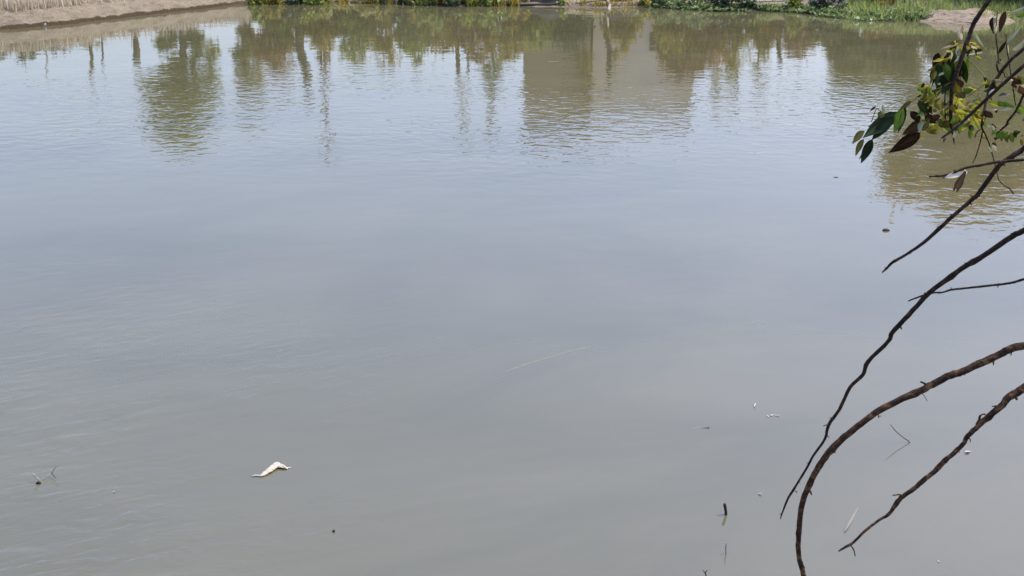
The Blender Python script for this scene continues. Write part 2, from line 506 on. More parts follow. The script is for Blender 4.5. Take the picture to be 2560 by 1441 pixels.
def shore_field(X, Y):
    """signed distance (positive on land) and interpolated bank parameters"""
    n = len(SH)
    best = np.full(X.shape, 1e9)
    par = np.zeros(X.shape + (3,))
    inside = np.zeros(X.shape, dtype=bool)
    for i in range(n):
        a, b = SH[i], SH[(i + 1) % n]
        ex, ey = b[0] - a[0], b[1] - a[1]
        t = np.clip(((X - a[0]) * ex + (Y - a[1]) * ey) / (ex * ex + ey * ey), 0, 1)
        d = np.hypot(X - a[0] - t * ex, Y - a[1] - t * ey)
        k = d < best
        best = np.where(k, d, best)
        for c in range(3):
            par[..., c] = np.where(k, a[2 + c] + t * (b[2 + c] - a[2 + c]), par[..., c])
        cond = ((a[1] > Y) != (b[1] > Y))
        xi = ex * (Y - a[1]) / (ey if abs(ey) > 1e-9 else 1e-9) + a[0]
        inside ^= cond & (X < xi)
    return np.where(inside, -best, best), par


TABS = {}


def hash_noise(X, Y, f, seed):
    """smooth value noise"""
    if seed not in TABS:
        TABS[seed] = np.random.RandomState(seed).rand(256, 256)
    tab = TABS[seed]
    x, y = X * f + 1000.3, Y * f + 1000.7
    xi, yi = np.floor(x).astype(int), np.floor(y).astype(int)
    fx, fy = x - xi, y - yi
    fx = fx * fx * (3 - 2 * fx); fy = fy * fy * (3 - 2 * fy)
    g = lambda i, j: tab[i % 256, j % 256]
    return ((g(xi, yi) * (1 - fx) + g(xi + 1, yi) * fx) * (1 - fy) + (g(xi, yi + 1) * (1 - fx) + g(xi + 1, yi + 1) * fx) * fy) - 0.5


def ground_z(X, Y):
    X = np.asarray(X, dtype=float); Y = np.asarray(Y, dtype=float)
    sd, par = shore_field(X, Y)
    sd = sd + 0.12 * hash_noise(X, Y, 1.3, 3) * np.clip(np.abs(sd), 0, 1)
    sd = sd + (0.16 * hash_noise(X, Y, 0.9, 7) + 0.14 * hash_noise(X, Y, 2.1, 8)) * np.clip(1.5 - np.abs(sd), 0, 1) * (Y > 15)
    h1, run, h2 = par[..., 0], par[..., 1], par[..., 2]
    t = np.clip(sd / run, 0, 1)
    z = h1 * (1 - (1 - t) ** 2)
    t2 = np.clip((sd - run) / 2.6, 0, 1)
    z = z + (h2 - h1) * t2 * t2 * (3 - 2 * t2)
    z = z + np.clip(sd, 0, 1.0) * (0.10 * hash_noise(X, Y, 0.7, 5) + 0.05 * hash_noise(X, Y, 2.3, 6))
    return np.where(sd < 0, np.maximum(sd * 0.5, -1.2), z)


def axis(lo, hi, step, far):
    a = np.arange(lo, hi + step / 2, step)
    g = []
    s, x = step, hi
    while x < far:
        s *= 1.35; x += s; g.append(x)
    h = []
    s, x = step, lo
    while x > -far:
        s *= 1.35; x -= s; h.append(x)
    return np.concatenate([h[::-1], a, g])


gx = axis(-24, 24, 0.25, 600)
gy = axis(-6, 44, 0.22, 600)
GX, GY = np.meshgrid(gx, gy, indexing='ij')
GZ = ground_z(GX, GY)
nx, ny = GX.shape
idx = np.arange(nx * ny).reshape(nx, ny)
Fq = np.stack([idx[:-1, :-1], idx[1:, :-1], idx[1:, 1:], idx[:-1, 1:]], -1).reshape(-1, 4)
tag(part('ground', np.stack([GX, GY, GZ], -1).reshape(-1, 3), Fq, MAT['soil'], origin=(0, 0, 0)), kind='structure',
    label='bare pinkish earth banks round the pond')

wp = [(-30, -2), (30, -2), (30, 46), (-30, 46)]
tag(part('water', [(x, y, 0) for x, y in wp], [(0, 1, 2, 3)], MAT['water'], origin=(0, 0, 0), smooth=False), kind='structure',
    label='murky pond water with soft ripples')


_i0, _j0 = int(np.argmin(abs(gx + 24))), int(np.argmin(abs(gy + 6)))


def ground_at(X, Y):
    """height of the ground mesh (bilinear)"""
    X, Y = np.asarray(X, float), np.asarray(Y, float)
    a, b = (X + 24) / 0.25 + _i0, (Y + 6) / 0.22 + _j0
    i = np.clip(np.floor(a).astype(int), 0, nx - 2); j = np.clip(np.floor(b).astype(int), 0, ny - 2)
    p, q = np.clip(a - i, 0, 1), np.clip(b - j, 0, 1)
    return (GZ[i, j] * (1 - p) + GZ[i + 1, j] * p) * (1 - q) + (GZ[i, j + 1] * (1 - p) + GZ[i + 1, j + 1] * p) * q


def gz(x, y):
    return float(ground_at(x, y))


def hit(u, v, y0=20.0, y1=44.0):
    """where the line of sight through pixel (u, v) meets the bank or the water"""
    u, v = np.atleast_1d(np.asarray(u, float)), np.atleast_1d(np.asarray(v, float))
    x, y = (u - 1280.0) / FPX, -(v - 720.5) / FPX
    dy, dz = CP + y * SP, -SP + y * CP
    Ys = np.arange(y0, y1, 0.04)
    t = Ys[None, :] / dy[:, None]
    X, Z = x[:, None] * t, CAM_H + dz[:, None] * t
    G_ = np.maximum(ground_at(X, np.broadcast_to(Ys, X.shape)), 0)
    below = Z <= G_
    k = np.where(below.any(1), below.argmax(1), len(Ys) - 1)
    r_ = np.arange(len(u))
    return np.stack([X[r_, k], Ys[k], G_[r_, k]], 1)


# ------------------------------------------------------------------ foliage builders
def leaf_cloud(blobs, n, size, seed, droop=0.3, aspect=2.0, shell=0.45):
    """n folded leaf blades spread through ellipsoid blobs [(cx,cy,cz,rx,ry,rz)] gathered in clumps"""
    rs = np.random.RandomState(seed)
    B = np.array(blobs, dtype=float)
    w = (B[:, 3] * B[:, 4] * B[:, 5]) ** 0.8
    nc = max(6, n // 40)
    which = rs.choice(len(B), nc, p=w / w.sum())
    d = rs.normal(size=(nc, 3)); d /= np.linalg.norm(d, axis=1)[:, None]
    rr = (shell + (1 - shell) * rs.rand(nc)) ** 0.7
    cc = B[which, :3] + d * rr[:, None] * B[which, 3:]
    cr = 0.28 * B[which, 3:].mean(axis=1) * (0.6 + 0.8 * rs.rand(nc))
    ci = rs.randint(0, nc, n)
    P = cc[ci] + rs.normal(size=(n, 3)) * cr[ci][:, None] * 0.55
    ax = rs.normal(size=(n, 3)); ax[:, 2] -= droop; ax /= np.linalg.norm(ax, axis=1)[:, None]
    sd = np.cross(ax, rs.normal(size=(n, 3))); sd /= np.linalg.norm(sd, axis=1)[:, None]
    nn = np.cross(ax, sd)
    s = size * (0.6 + 0.8 * rs.rand(n))[:, None]
    tip = P + ax * s
    mid = P + ax * s * 0.5
    a = mid + sd * s / aspect * 0.5 + nn * s * 0.08
    b = mid - sd * s / aspect * 0.5 + nn * s * 0.08
    V = np.stack([P, a, tip, b], 1).reshape(-1, 3)
    F = np.arange(n * 4).reshape(n, 4)
    return V, F


def trunk_mesh(base, top, r0, r1, seed, limbs=0, spread=1.0, k=8):
    rng = random.Random(seed)
    base, top = np.array(base, float), np.array(top, float)
    P = [base + (top - base) * t + np.array([rng.uniform(-1, 1), rng.uniform(-1, 1), 0]) * 0.04 * np.linalg.norm(top - base) * (0 < t < 1)
         for t in (0, 0.25, 0.5, 0.75, 1)]
    C = spline(P, 4)
    rad = np.linspace(r0, r1, len(C)); rad[0] *= 1.35
    parts = [tube(C, rad, k, rng, 0.08)]
    for i in range(limbs):
        t = rng.uniform(0.4, 0.95)
        s = C[int(t * (len(C) - 1))]
        a = rng.uniform(0, 2 * math.pi)
        e = s + np.array([math.cos(a), math.sin(a), rng.uniform(0.4, 1.0)]) * spread * rng.uniform(0.5, 1.0)
        m = (s + e) / 2 + np.array([0, 0, -0.1 * spread])
        c2 = spline([s, m, e], 4)
        parts.append(tube(c2, np.linspace(r1 * 1.1, r1 * 0.25, len(c2)), 6, rng, 0.05))
    return join(*parts)


def plant(name, label, cat, base, blobs, n, size, mat, seed, trunk=None, stem_mat='bark_far', group=None, limbs=5, droop=0.3, aspect=2.0, shell=0.45, crown='crown'):
    """tree or shrub: an Empty at its foot with trunk and crown"""
    t = thing(name, base, label, cat, group)
    B = np.array(blobs, float)
    if trunk is None:
        top = (B[:, :3] * (B[:, 3:4])).sum(0) / B[:, 3].sum()
        trunk = (top, 0.035, 0.012)
    top, r0, r1 = trunk
    V, F = trunk_mesh(base, top, r0, r1, seed, limbs, float(B[:, 3:].mean()) * 0.9)
    part('trunk' if r0 > 0.05 else 'stem', V, F, MAT[stem_mat], t)
    V, F = leaf_cloud(blobs, n, size, seed, droop, aspect, shell)
    c = part(crown, V, F, G[mat], t, smooth=False)
    tag(c, kind='stuff')
    return t


def rblob(u, v, Y, ru, rv, ry=None):
    """crown blob whose mirror image is centred at pixel (u, v) with half sizes ru, rv in pixels"""
    p = refl(u, v, Y)
    return (p[0], p[1], p[2], px(ru, Y), ry if ry else px(ru, Y) * 0.8, px(rv, Y))


def foot(u, Y):
    """ground point under column u at distance Y"""
    x = at(u, 40, Y)[0]
    return (x, Y, gz(x, Y) - 0.03)


# ------------------------------------------------------------------ trees and buildings behind the far bank (seen mirrored in the pond)
plant('broad_tree', 'broad bushy green tree above the left bank, mirrored as a dark patch', 'tree', foot(450, 37),
      [rblob(440, 285, 37, 62, 62), rblob(398, 235, 37, 42, 45), rblob(500, 225, 37, 44, 55), rblob(528, 150, 37, 16, 60), rblob(440, 190, 37, 34, 45), rblob(478, 120, 37, 26, 50), rblob(415, 95, 37, 26, 30), rblob(455, 340, 37, 34, 30)],
      11000, 0.20, 'f_mid', 11, trunk=(refl(450, 270, 37), 0.15, 0.05), limbs=9)
plant('slender_tree', 'slender grey-green tree right of the broad bushy tree', 'tree', foot(618, 38),
      [rblob(620, 170, 38, 28, 70), rblob(628, 215, 38, 32, 35), rblob(615, 110, 38, 26, 40)], 3200, 0.17, 'f_grey', 12, trunk=(refl(618, 230, 38), 0.09, 0.03))
plant('brown_shrub', 'tall brownish shrub beside the leaning trunk behind the far bank', 'shrub', foot(690, 37.5),
      [rblob(690, 110, 37.5, 48, 60), rblob(705, 150, 37.5, 30, 40)], 2800, 0.16, 'f_brown', 13)
t = thing('dead_leaning_tree', foot(738, 37), 'thick bare trunk leaning right behind the far bank', 'tree trunk')
V, F = trunk_mesh(foot(738, 37), refl(772, 232, 37), 0.16, 0.14, 14)
part('trunk', V, F, MAT['bark_far'], t)
t = thing('ivied_stump', foot(333, 33), 'short dark stump on the left dike, left of the broad tree', 'stump')
V, F = trunk_mesh(foot(333, 33), refl(340, 160, 33), 0.06, 0.12, 15)
part('trunk', V, F, MAT['bark_far'], t)
t = thing('utility_pole', foot(812, 42), 'tall thin dark pole rising behind the far bank', 'pole')
V, F = trunk_mesh(foot(812, 42), refl(822, 395, 42), 0.075, 0.055, 16)
part('shaft', V, F, MAT['greybark'], t)
pp = refl(822, 385, 42)
part('crossarm', *box(pp[0] - 0.45, pp[0] + 0.45, pp[1] - 0.14, pp[1] - 0.07, pp[2] - 0.05, pp[2] + 0.05), MAT['greybark'], t)
t = thing('pale_pole', foot(823, 40), 'pale slim pole standing beside the tall dark pole', 'pole')
V, F = trunk_mesh(foot(823, 40), refl(823, 172, 40), 0.04, 0.035, 17)
part('shaft', V, F, MAT['palewood'], t)
plant('thin_tree', 'thin brown sapling just left of the tall pole', 'tree', foot(803, 38), [rblob(803, 130, 38, 16, 45)], 350, 0.11, 'f_brown', 18, trunk=(refl(803, 190, 38), 0.06, 0.03))
for i, (u, vt, w, mat, lab) in enumerate((
        (720, 70, 38, 'f_mid', 'green bush at the foot of the leaning trunk'),
        (800, 78, 45, 'f_olive', 'olive bush below the tall pole'),
        (880, 100, 48, 'f_mid', 'rounded green hedge bush right of the tall pole'),
        (960, 105, 48, 'f_olive', 'olive hedge bush over the dead twigs'),
        (1035, 110, 45, 'f_mid', 'green hedge bush above the lime bank plant'),
        (1105, 95, 45, 'f_olive', 'olive hedge bush left of the dark slim trunk'),
        (1180, 100, 50, 'f_brown', 'brown hedge bush under the tall slim tree'),
        (1260, 105, 50, 'f_olive', 'olive bush left of the grey house'),
        (1345, 75, 50, 'f_mid', 'green bush in front of the grey house wall'),
        (1420, 70, 45, 'f_dark', 'dark bush before the right edge of the grey house'),
        (1560, 60, 38, 'f_olive', 'low olive bush before the tan house'),
        (1690, 95, 55, 'f_olive', 'olive bush right of the tan house'),
        (1760, 110, 60, 'f_brown', 'large brown bush between the tan house and the bent trunk'),
        (1830, 115, 45, 'f_olive', 'olive bush at the right of the large brown bush'),
        (1910, 75, 45, 'f_olive', 'low olive bush behind the old plank'),
        (2000, 85, 55, 'f_brown', 'brown bush behind the overhanging grass clump'),
        (2090, 95, 55, 'f_olive', 'olive bush left of the grey-green tree'),
        (2250, 90, 60, 'f_olive', 'olive bush behind the mud spit'),
        (2360, 100, 60, 'f_olive', 'olive bush left of the tall olive tree'),
        (2460, 100, 60, 'f_brown', 'brown bush at the foot of the tall olive tree'),
        (2560, 110, 60, 'f_olive', 'olive bush at the far right behind the grass'))):
    Y = 37.2 if u < 1900 else 37.2 - (u - 1900) * 0.005
    f = foot(u, Y)
    top = refl(u, vt + 62, Y)[2]
    blobs = [(f[0] + px(dx, Y), Y, f[2] + (top - f[2]) * q, px(w * s, Y), px(w * s, Y) * 0.8, (top - f[2]) * qh) for dx, q, s, qh in
             ((0, 0.45, 1.0, 0.48), (-w * 0.5, 0.30, 0.8, 0.34), (w * 0.5, 0.3, 0.8, 0.34), (w * 0.1, 0.75, 0.55, 0.28), (0, 0.12, 1.1, 0.2))]
    plant('hedge_bush', lab, 'bush', f, blobs, 3000, 0.15, mat, 40 + i, group='bushes behind the far bank', shell=0.15)
t = plant('slim_tree', 'tall slim green tree left of the grey house', 'tree', foot(1225, 39),
          [rblob(1228, 160, 39, 22, 50), rblob(1226, 230, 39, 14, 55), rblob(1226, 300, 39, 8, 40)], 900, 0.13, 'f_mid', 70, trunk=(refl(1226, 330, 39), 0.07, 0.02))
t = plant('bare_tree', 'pale slender half-bare tree beyond the hedge', 'tree', foot(1160, 44),
          [rblob(1165, 230, 44, 18, 60), rblob(1165, 300, 44, 12, 40)], 260, 0.12, 'f_grey', 71, trunk=(refl(1166, 330, 44), 0.06, 0.02), stem_mat='greybark')
t = thing('dead_dark_tree', foot(1140, 38), 'dark slim trunk rising from the hedge', 'tree trunk')
V, F = trunk_mesh(foot(1140, 38), refl(1143, 195, 38), 0.09, 0.07, 72)
part('trunk', V, F, MAT['bark_far'], t)


def house(name, label, u0, u1, v_eave, Y, depth, wall, vr, windows, door=None):
    x0, x1 = at(u0, 40, Y)[0], at(u1, 40, Y)[0]
    zt = refl(0.5 * (u0 + u1), v_eave, Y)[2]
    xm = (x0 + x1) / 2
    z0 = min(gz(x0, Y), gz(x1, Y)) - 0.1
    t = thing(name, (xm, Y + depth / 2, z0), label, 'house')
    part('wall', *box(x0, x1, Y, Y + depth, z0, zt), MAT[wall], t, smooth=False)
    V = np.array([(x0 - 0.06, Y - 0.08, zt + 0.003), (x1 + 0.06, Y - 0.08, zt + 0.003), (x1 + 0.06, Y + depth + 0.2, zt + 0.12), (x0 - 0.06, Y + depth + 0.2, zt + 0.12),
                  (x0 - 0.06, Y - 0.08, zt + vr), (x1 + 0.06, Y - 0.08, zt + vr), (x1 + 0.06, Y + depth + 0.2, zt + vr + 0.12), (x0 - 0.06, Y + depth + 0.2, zt + vr + 0.12)])
    part('roof', V, [(0, 3, 2, 1), (4, 5, 6, 7), (0, 1, 5, 4), (1, 2, 6, 5), (2, 3, 7, 6), (3, 0, 4, 7)], MAT['rooftile'], t, smooth=False)
    for (fx, fz, w, h) in windows:
        cx, cz = x0 + (x1 - x0) * fx, z0 + (zt - z0) * fz
        wf = part('window', *join(box(cx - w / 2, cx + w / 2, Y - 0.04, Y + 0.02, cz - h / 2, cz - h / 2 + 0.06), box(cx - w / 2, cx + w / 2, Y - 0.04, Y + 0.02, cz + h / 2 - 0.06, cz + h / 2),
                                   box(cx - w / 2, cx - w / 2 + 0.06, Y - 0.04, Y + 0.02, cz - h / 2 + 0.06, cz + h / 2 - 0.06), box(cx + w / 2 - 0.06, cx + w / 2, Y - 0.04, Y + 0.02, cz - h / 2 + 0.06, cz + h / 2 - 0.06)),
                  MAT['doorwood'], t, smooth=False)
        part('pane', *box(cx - w / 2 + 0.06, cx + w / 2 - 0.06, Y - 0.015, Y + 0.02, cz - h / 2 + 0.06, cz + h / 2 - 0.06), MAT['glass'], wf, smooth=False)
    return t


house('grey_house', 'flat roofed grey-brown house mirrored as a dark block in mid pond', 1311, 1478, 312, 39.5, 4.0, 'wall_grey', 0.14, [])
house('tan_house', 'pale tan house adjoining the grey one, behind the bent trunk', 1484, 1742, 296, 40.2, 4.0, 'wall_tan', 0.12, [(0.62, 0.32, 0.5, 0.6)])
plant('column_shrub', 'narrow dark green shrub against the corner of the grey house', 'shrub', foot(1462, 38.8),
      [rblob(1455, 140, 38.8, 22, 60), rblob(1468, 220, 38.8, 16, 50), rblob(1478, 270, 38.8, 9, 30)], 1100, 0.12, 'f_olive', 74, trunk=(refl(1470, 280, 38.8), 0.06, 0.02))
plant('forked_tree', 'dark upright tree in front of the tan house', 'tree', foot(1520, 38.2),
      [rblob(1522, 190, 38.2, 16, 40), rblob(1545, 120, 38.2, 24, 24)], 420, 0.12, 'f_olive', 75, trunk=(refl(1522, 215, 38.2), 0.12, 0.05))
plant('tangled_tree', 'brown tangled tree at the right end of the tan house', 'tree', foot(1730, 38),
      [rblob(1720, 130, 38, 70, 45), rblob(1780, 120, 38, 60, 45), rblob(1680, 120, 38, 40, 40), rblob(1720, 180, 38, 40, 20)], 5200, 0.17, 'f_brown', 76, trunk=(refl(1735, 150, 38), 0.1, 0.04))
plant('lopped_tree', 'lopped tree with a leafy stem right of the tangled brown tree', 'tree', foot(1840, 39),
      [rblob(1842, 160, 39, 16, 60), rblob(1800, 210, 39, 26, 50), rblob(1835, 250, 39, 10, 40)], 700, 0.13, 'f_grey', 77, trunk=(refl(1842, 270, 39), 0.07, 0.03))
t = thing('dead_bent_tree', foot(1945, 37), 'bent dark trunk standing alone against the sky gap', 'tree trunk')
V, F = trunk_mesh(foot(1945, 37), refl(1953, 165, 37), 0.09, 0.07, 78)
part('trunk', V, F, MAT['bark_far'], t)
plant('feathery_tree', 'feathery grey-green tree beside the bent dark trunk', 'tree', foot(1895, 41),
      [rblob(1895, 140, 41, 30, 50), rblob(1900, 200, 41, 24, 30)], 520, 0.13, 'f_grey', 79, trunk=(refl(1895, 200, 41), 0.06, 0.03))
plant('round_tree', 'round grey-green tree behind the waterside weeds on the right', 'tree', foot(2190, 36),
      [rblob(2190, 150, 36, 90, 70), rblob(2140, 190, 36, 60, 60), rblob(2240, 180, 36, 60, 60)], 8000, 0.19, 'f_grey', 80, trunk=(refl(2190, 180, 36), 0.14, 0.05))
plant('tall_tree', 'tall olive tree at the far right, mirrored behind the leafy branches', 'tree', foot(2450, 34),
      [rblob(2330, 400, 34, 130, 110), rblob(2450, 430, 34, 120, 110), rblob(2560, 400, 34, 120, 110), rblob(2450, 280, 34, 170, 110), rblob(2640, 300, 34, 120, 110), rblob(2380, 480, 34, 70, 55)],
      26000, 0.21, 'f_gold', 81, trunk=(refl(2450, 400, 34), 0.22, 0.08))
plant('leafy_tree', 'green leafy tree next to the tall olive tree at the far right', 'tree', foot(2600, 32),
      [rblob(2600, 200, 32, 130, 110), rblob(2480, 160, 32, 90, 70)], 8000, 0.2, 'f_mid', 82, trunk=(refl(2600, 240, 32), 0.16, 0.06))

# ------------------------------------------------------------------ left dike: dry grass, posts
def blades(spots, seed, h0, h1, width, lean=0.35, seg=2):
    """bent tapering blades rooted at spots (n,3)"""
    rs = np.random.RandomState(seed)
    n = len(spots)
    h = h0 + (h1 - h0) * rs.rand(n)
    a = rs.rand(n) * 2 * math.pi
    d = np.stack([np.cos(a), np.sin(a), np.zeros(n)], 1)
    s = np.stack([-np.sin(a), np.cos(a), np.zeros(n)], 1) * (width * (0.6 + 0.8 * rs.rand(n)))[:, None] * 0.5
    ln = (lean * rs.rand(n) * h)[:, None]
    up = np.array([0, 0, 1.0])
    m = spots + up * (h * 0.55)[:, None] + d * ln * 0.35
    t = spots + up * h[:, None] + d * ln
    V = np.stack([spots - s, spots + s, m + s * 0.8, m - s * 0.8, t + s * 0.1, t - s * 0.1], 1).reshape(-1, 3)
    k = np.arange(n)[:, None] * 6
    F = np.concatenate([k + np.array([[0, 1, 2, 3]]), k + np.array([[3, 2, 4, 5]])], 0)
    return V, F


rs = np.random.RandomState(5)
uu = rs.uniform(-150, 620, 5200)
vv = 36 - uu * 0.100 - np.abs(rs.normal(size=5200)) * 7 - (rs.rand(5200) < 0.35) * rs.uniform(0, 25, 5200)
keep = rs.rand(5200) < np.where(uu < 230, 1.0, 0.30) * np.clip(0.55 + 1.6 * hash_noise(uu / 26.0, vv / 9.0, 1.0, 61), 0.05, 1)
spots = hit(uu[keep], vv[keep])
spots[:, 2] -= 0.02
V, F = blades(spots, 6, 0.08, 0.34, 0.024, 0.5)
tag(part('dry_grass', V, F, G['straw'], origin=(0, 0, 0), smooth=False), 'pale dry grass fringe along the top of the left dike', 'grass', kind='stuff')

for i, (u, vt, r, mat, lab) in enumerate((
        (60, 168, 0.018, 'greybark', 'thin grey stake on the dike nearest the left edge'),
        (110, 192, 0.022, 'greybark', 'second thin grey stake along the left dike'),
        (222, 205, 0.055, 'bark_far', 'stout dark post on the left dike'),
        (250, 165, 0.03, 'bark_far', 'dark post right beside the stout one on the left dike'),
        (325, 118, 0.014, 'greybark', 'thin upright stick on the dike left of the stump'),
        (412, 105, 0.014, 'palewood', 'pale thin stick on the dike below the broad tree'))):
    Y = 29.6 + u * 0.012
    b = foot(u, Y)
    t = thing('fence_post', b, lab, 'post', 'posts along the left dike')
    V, F = trunk_mesh(b, refl(u + 4, vt, Y), r, r * 0.85, 200 + i)
    part('shaft', V, F, MAT[mat], t)
for i, (u, w, h, mat, lab) in enumerate((
        (25, 45, 0.35, 'f_dark', 'dark low shrub behind the dry grass at the top left corner'),
        (110, 50, 0.32, 'f_dark', 'dark low shrub in the middle of the dry grass'),
        (205, 40, 0.30, 'f_grey', 'greyish low shrub behind the dry grass by the stout post'))):
    Y = 31.2 + u * 0.012
    f = foot(u, Y)
    blobs = [(f[0] + px(dx, Y), Y, f[2] + h * 0.6, px(w * 0.6, Y), 0.3, h * 0.5) for dx in (-w * 0.5, 0, w * 0.5)]
    plant('low_shrub', lab, 'shrub', f, blobs, 700, 0.09, mat, 230 + i, group='low shrubs on the left dike')
# little white scrap at the waterline of the dike
p = wat(113, 67)
V, F = tube(spline([p + [-0.03, 0, 0.0], p + [0, 0.01, 0.05], p + [0.025, 0.0, 0.09]], 3), np.array([0.012, 0.02, 0.028, 0.03, 0.026, 0.018, 0.006]), 6)
tag(part('litter_scrap', V, F, MAT['white']), 'tiny white scrap at the waterline of the left dike', 'litter')

# ------------------------------------------------------------------ waterside plants of the far bank
for i, (u, v, w, h, mat, n, size, lab) in enumerate((
        (648, 9, 26, 0.75, 'f_mid', 700, 0.11, 'leafy plant at the corner where the dike meets the far bank'),
        (720, 8, 34, 0.8, 'f_dark', 800, 0.11, 'dark leafy plant at the water right of the dike corner'),
        (775, 9, 34, 0.8, 'f_mid', 900, 0.11, 'mid green plant hanging over the water left of the thin dark branch'),
        (684, 9, 24, 0.7, 'f_olive', 500, 0.11, 'olive tuft between the corner plant and the dark leafy one'),
        (812, 7, 20, 0.6, 'f_grey', 350, 0.10, 'small grey-green tuft above the left end of the thin dark branch'),
        (930, 6, 40, 0.6, 'f_grey', 600, 0.10, 'greyish plant among the dead twigs on the far bank'),
        (985, 9, 34, 0.6, 'f_dark', 500, 0.10, 'dark plant behind the pale dead twig'),
        (1030, 11, 22, 0.6, 'f_olive', 350, 0.10, 'olive tuft just left of the lime green plant'),
        (1130, 13, 26, 0.6, 'f_dark', 400, 0.10, 'dark plant over the knotted driftwood'),
        (1196, 13, 24, 0.6, 'f_grey', 350, 0.10, 'grey-green tuft left of the pale green plant'),
        (1300, 5, 24, 0.5, 'f_olive', 250, 0.10, 'olive tuft on the earth left of the crumpled tarpaulin'),
        (1625, 10, 22, 0.5, 'f_olive', 300, 0.10, 'olive tuft at the right end of the bare earth'),
        (1080, 12, 36, 0.8, 'f_lime', 1100, 0.12, 'bright lime green plant at the far waterline'),
        (1165, 12, 36, 0.6, 'f_mid', 700, 0.11, 'green plant over the dark driftwood on the far bank'),
        (1228, 12, 34, 0.8, 'f_lime', 900, 0.12, 'pale green plant left of the fallen log'),
        (1408, 8, 12, 0.5, 'f_mid', 200, 0.10, 'small green sprig between the log and the bare branch'),
        (1660, 14, 42, 0.5, 'f_weed', 900, 0.10, 'light green waterside plant right of the bare earth'),
        (1740, 18, 48, 0.55, 'f_weed', 1100, 0.10, 'pale speckled waterside plant in the middle of the right bank'),
        (1830, 18, 44, 0.7, 'f_dark', 900, 0.11, 'dark blue-green plant left of the old plank'),
        (1992, 20, 22, 0.6, 'f_mid', 500, 0.13, 'tuft of grass overhanging a dark hollow'),
        (2080, 20, 40, 0.6, 'f_dark', 700, 0.11, 'dark plant right of the overhanging tuft'),
        (2200, 12, 40, 0.5, 'f_brown', 600, 0.11, 'brown dead plant behind the floating weeds'))):
    c = hit(u, v + 3)[0]
    zb = c[2] - 0.02
    W = px(w, c[1])
    blobs = [(c[0] + dx * W, c[1] + dy, zb + h * q, W * 0.75, 0.25, h * 0.3) for dx, dy, q in
             ((0, 0.0, 0.12), (-0.5, -0.05, 0.10), (0.5, 0.0, 0.14), (0, 0.2, 0.5), (-0.6, 0.1, 0.35), (0.6, 0.1, 0.35), (0.1, 0.3, 0.75))]
    plant('bank_plant', lab, 'plant', (c[0], c[1], zb), blobs, n, size, mat, 300 + i, group='leafy plants along the far waterline', shell=0.2)

rs = np.random.RandomState(31)
uu = np.concatenate([rs.uniform(630, 1300, 2600), rs.uniform(1420, 1640, 260)])
vv = np.interp(uu, [630, 830, 940, 1050, 1250, 1420, 1640], [12, 9, 9, 14, 17, 17, 18]) - np.abs(rs.normal(size=len(uu))) * 5
kp = hash_noise(uu / 14.0, vv / 6.0, 1.0, 33) > -0.12
V, F = blades(hit(uu[kp], vv[kp]) - [0, 0, 0.02], 34, 0.06, 0.26, 0.03, 1.1)
tag(part('shore_grass', V, F, G['f_olive'], origin=(0, 0, 0), smooth=False), 'low olive grass along the far waterline left of centre', 'grass', kind='stuff')

# floating weeds on the right of the far shore
rs = np.random.RandomState(8)
sp = []
while len(sp) < 5200:
    u = rs.uniform(1600, 2330)
    edge = np.interp(u, [1600, 1700, 1800, 1900, 2000, 2060, 2150, 2250, 2330], [17, 24, 30, 28, 33, 43, 54, 55, 48])
    v = edge - abs(rs.normal()) * (6 + 8 * np.clip((u - 1950) / 200, 0, 1)) + rs.normal() * 1.0
    if hash_noise(np.array([u / 22.0]), np.array([v / 5.0]), 1.0, 12)[0] < -0.17 - (v < edge - 5) * 0.2: continue
    if v < -6: continue
    sp.append((u, v, rs.rand() * 0.06 + 0.005))
sp = np.array(sp)
q_ = hit(sp[:, 0], sp[:, 1]); q_[:, 2] += sp[:, 2]; sp = q_
n = len(sp)
a = rs.rand(n) * 2 * math.pi
tilt = rs.uniform(0.1, 1.1, n)
ax = np.stack([np.cos(a) * np.cos(tilt), np.sin(a) * np.cos(tilt), np.sin(tilt)], 1)
sd_ = np.stack([-np.sin(a), np.cos(a), np.zeros(n)], 1)
L_ = (0.05 + 0.07 * rs.rand(n))[:, None]
V = np.stack([sp, sp + ax * L_ * 0.5 + sd_ * L_ * 0.38, sp + ax * L_, sp + ax * L_ * 0.5 - sd_ * L_ * 0.38], 1).reshape(-1, 3)
tag(part('floating_weed', V, np.arange(n * 4).reshape(n, 4), G['f_weed'], origin=(0, 0, 0), smooth=False), 'mat of small leafed weeds floating along the right far shore', 'weed', kind='stuff')

# fresh grass on the right
rs = np.random.RandomState(9)
sp = []
while len(sp) < 9000:
    u = rs.uniform(2120, 2620)
    edge = np.interp(u, [2120, 2200, 2280, 2330, 2450, 2500, 2620], [30, 34, 36, 27, 30, 38, 40])
    p = wat(u, rs.uniform(-60, edge), 0.25)
    if p[1] > 44: continue
    sp.append((p[0], p[1] + rs.rand() * 0.2, 0))
sp = np.array(sp); sp[:, 2] = ground_z(sp[:, 0], sp[:, 1]) - 0.02
V, F = blades(sp, 10, 0.10, 0.34, 0.028, 0.9)
tag(part('grass', V, F, G['grass'], origin=(0, 0, 0), smooth=False), 'bright green grass behind the mud spit', 'grass', kind='stuff')

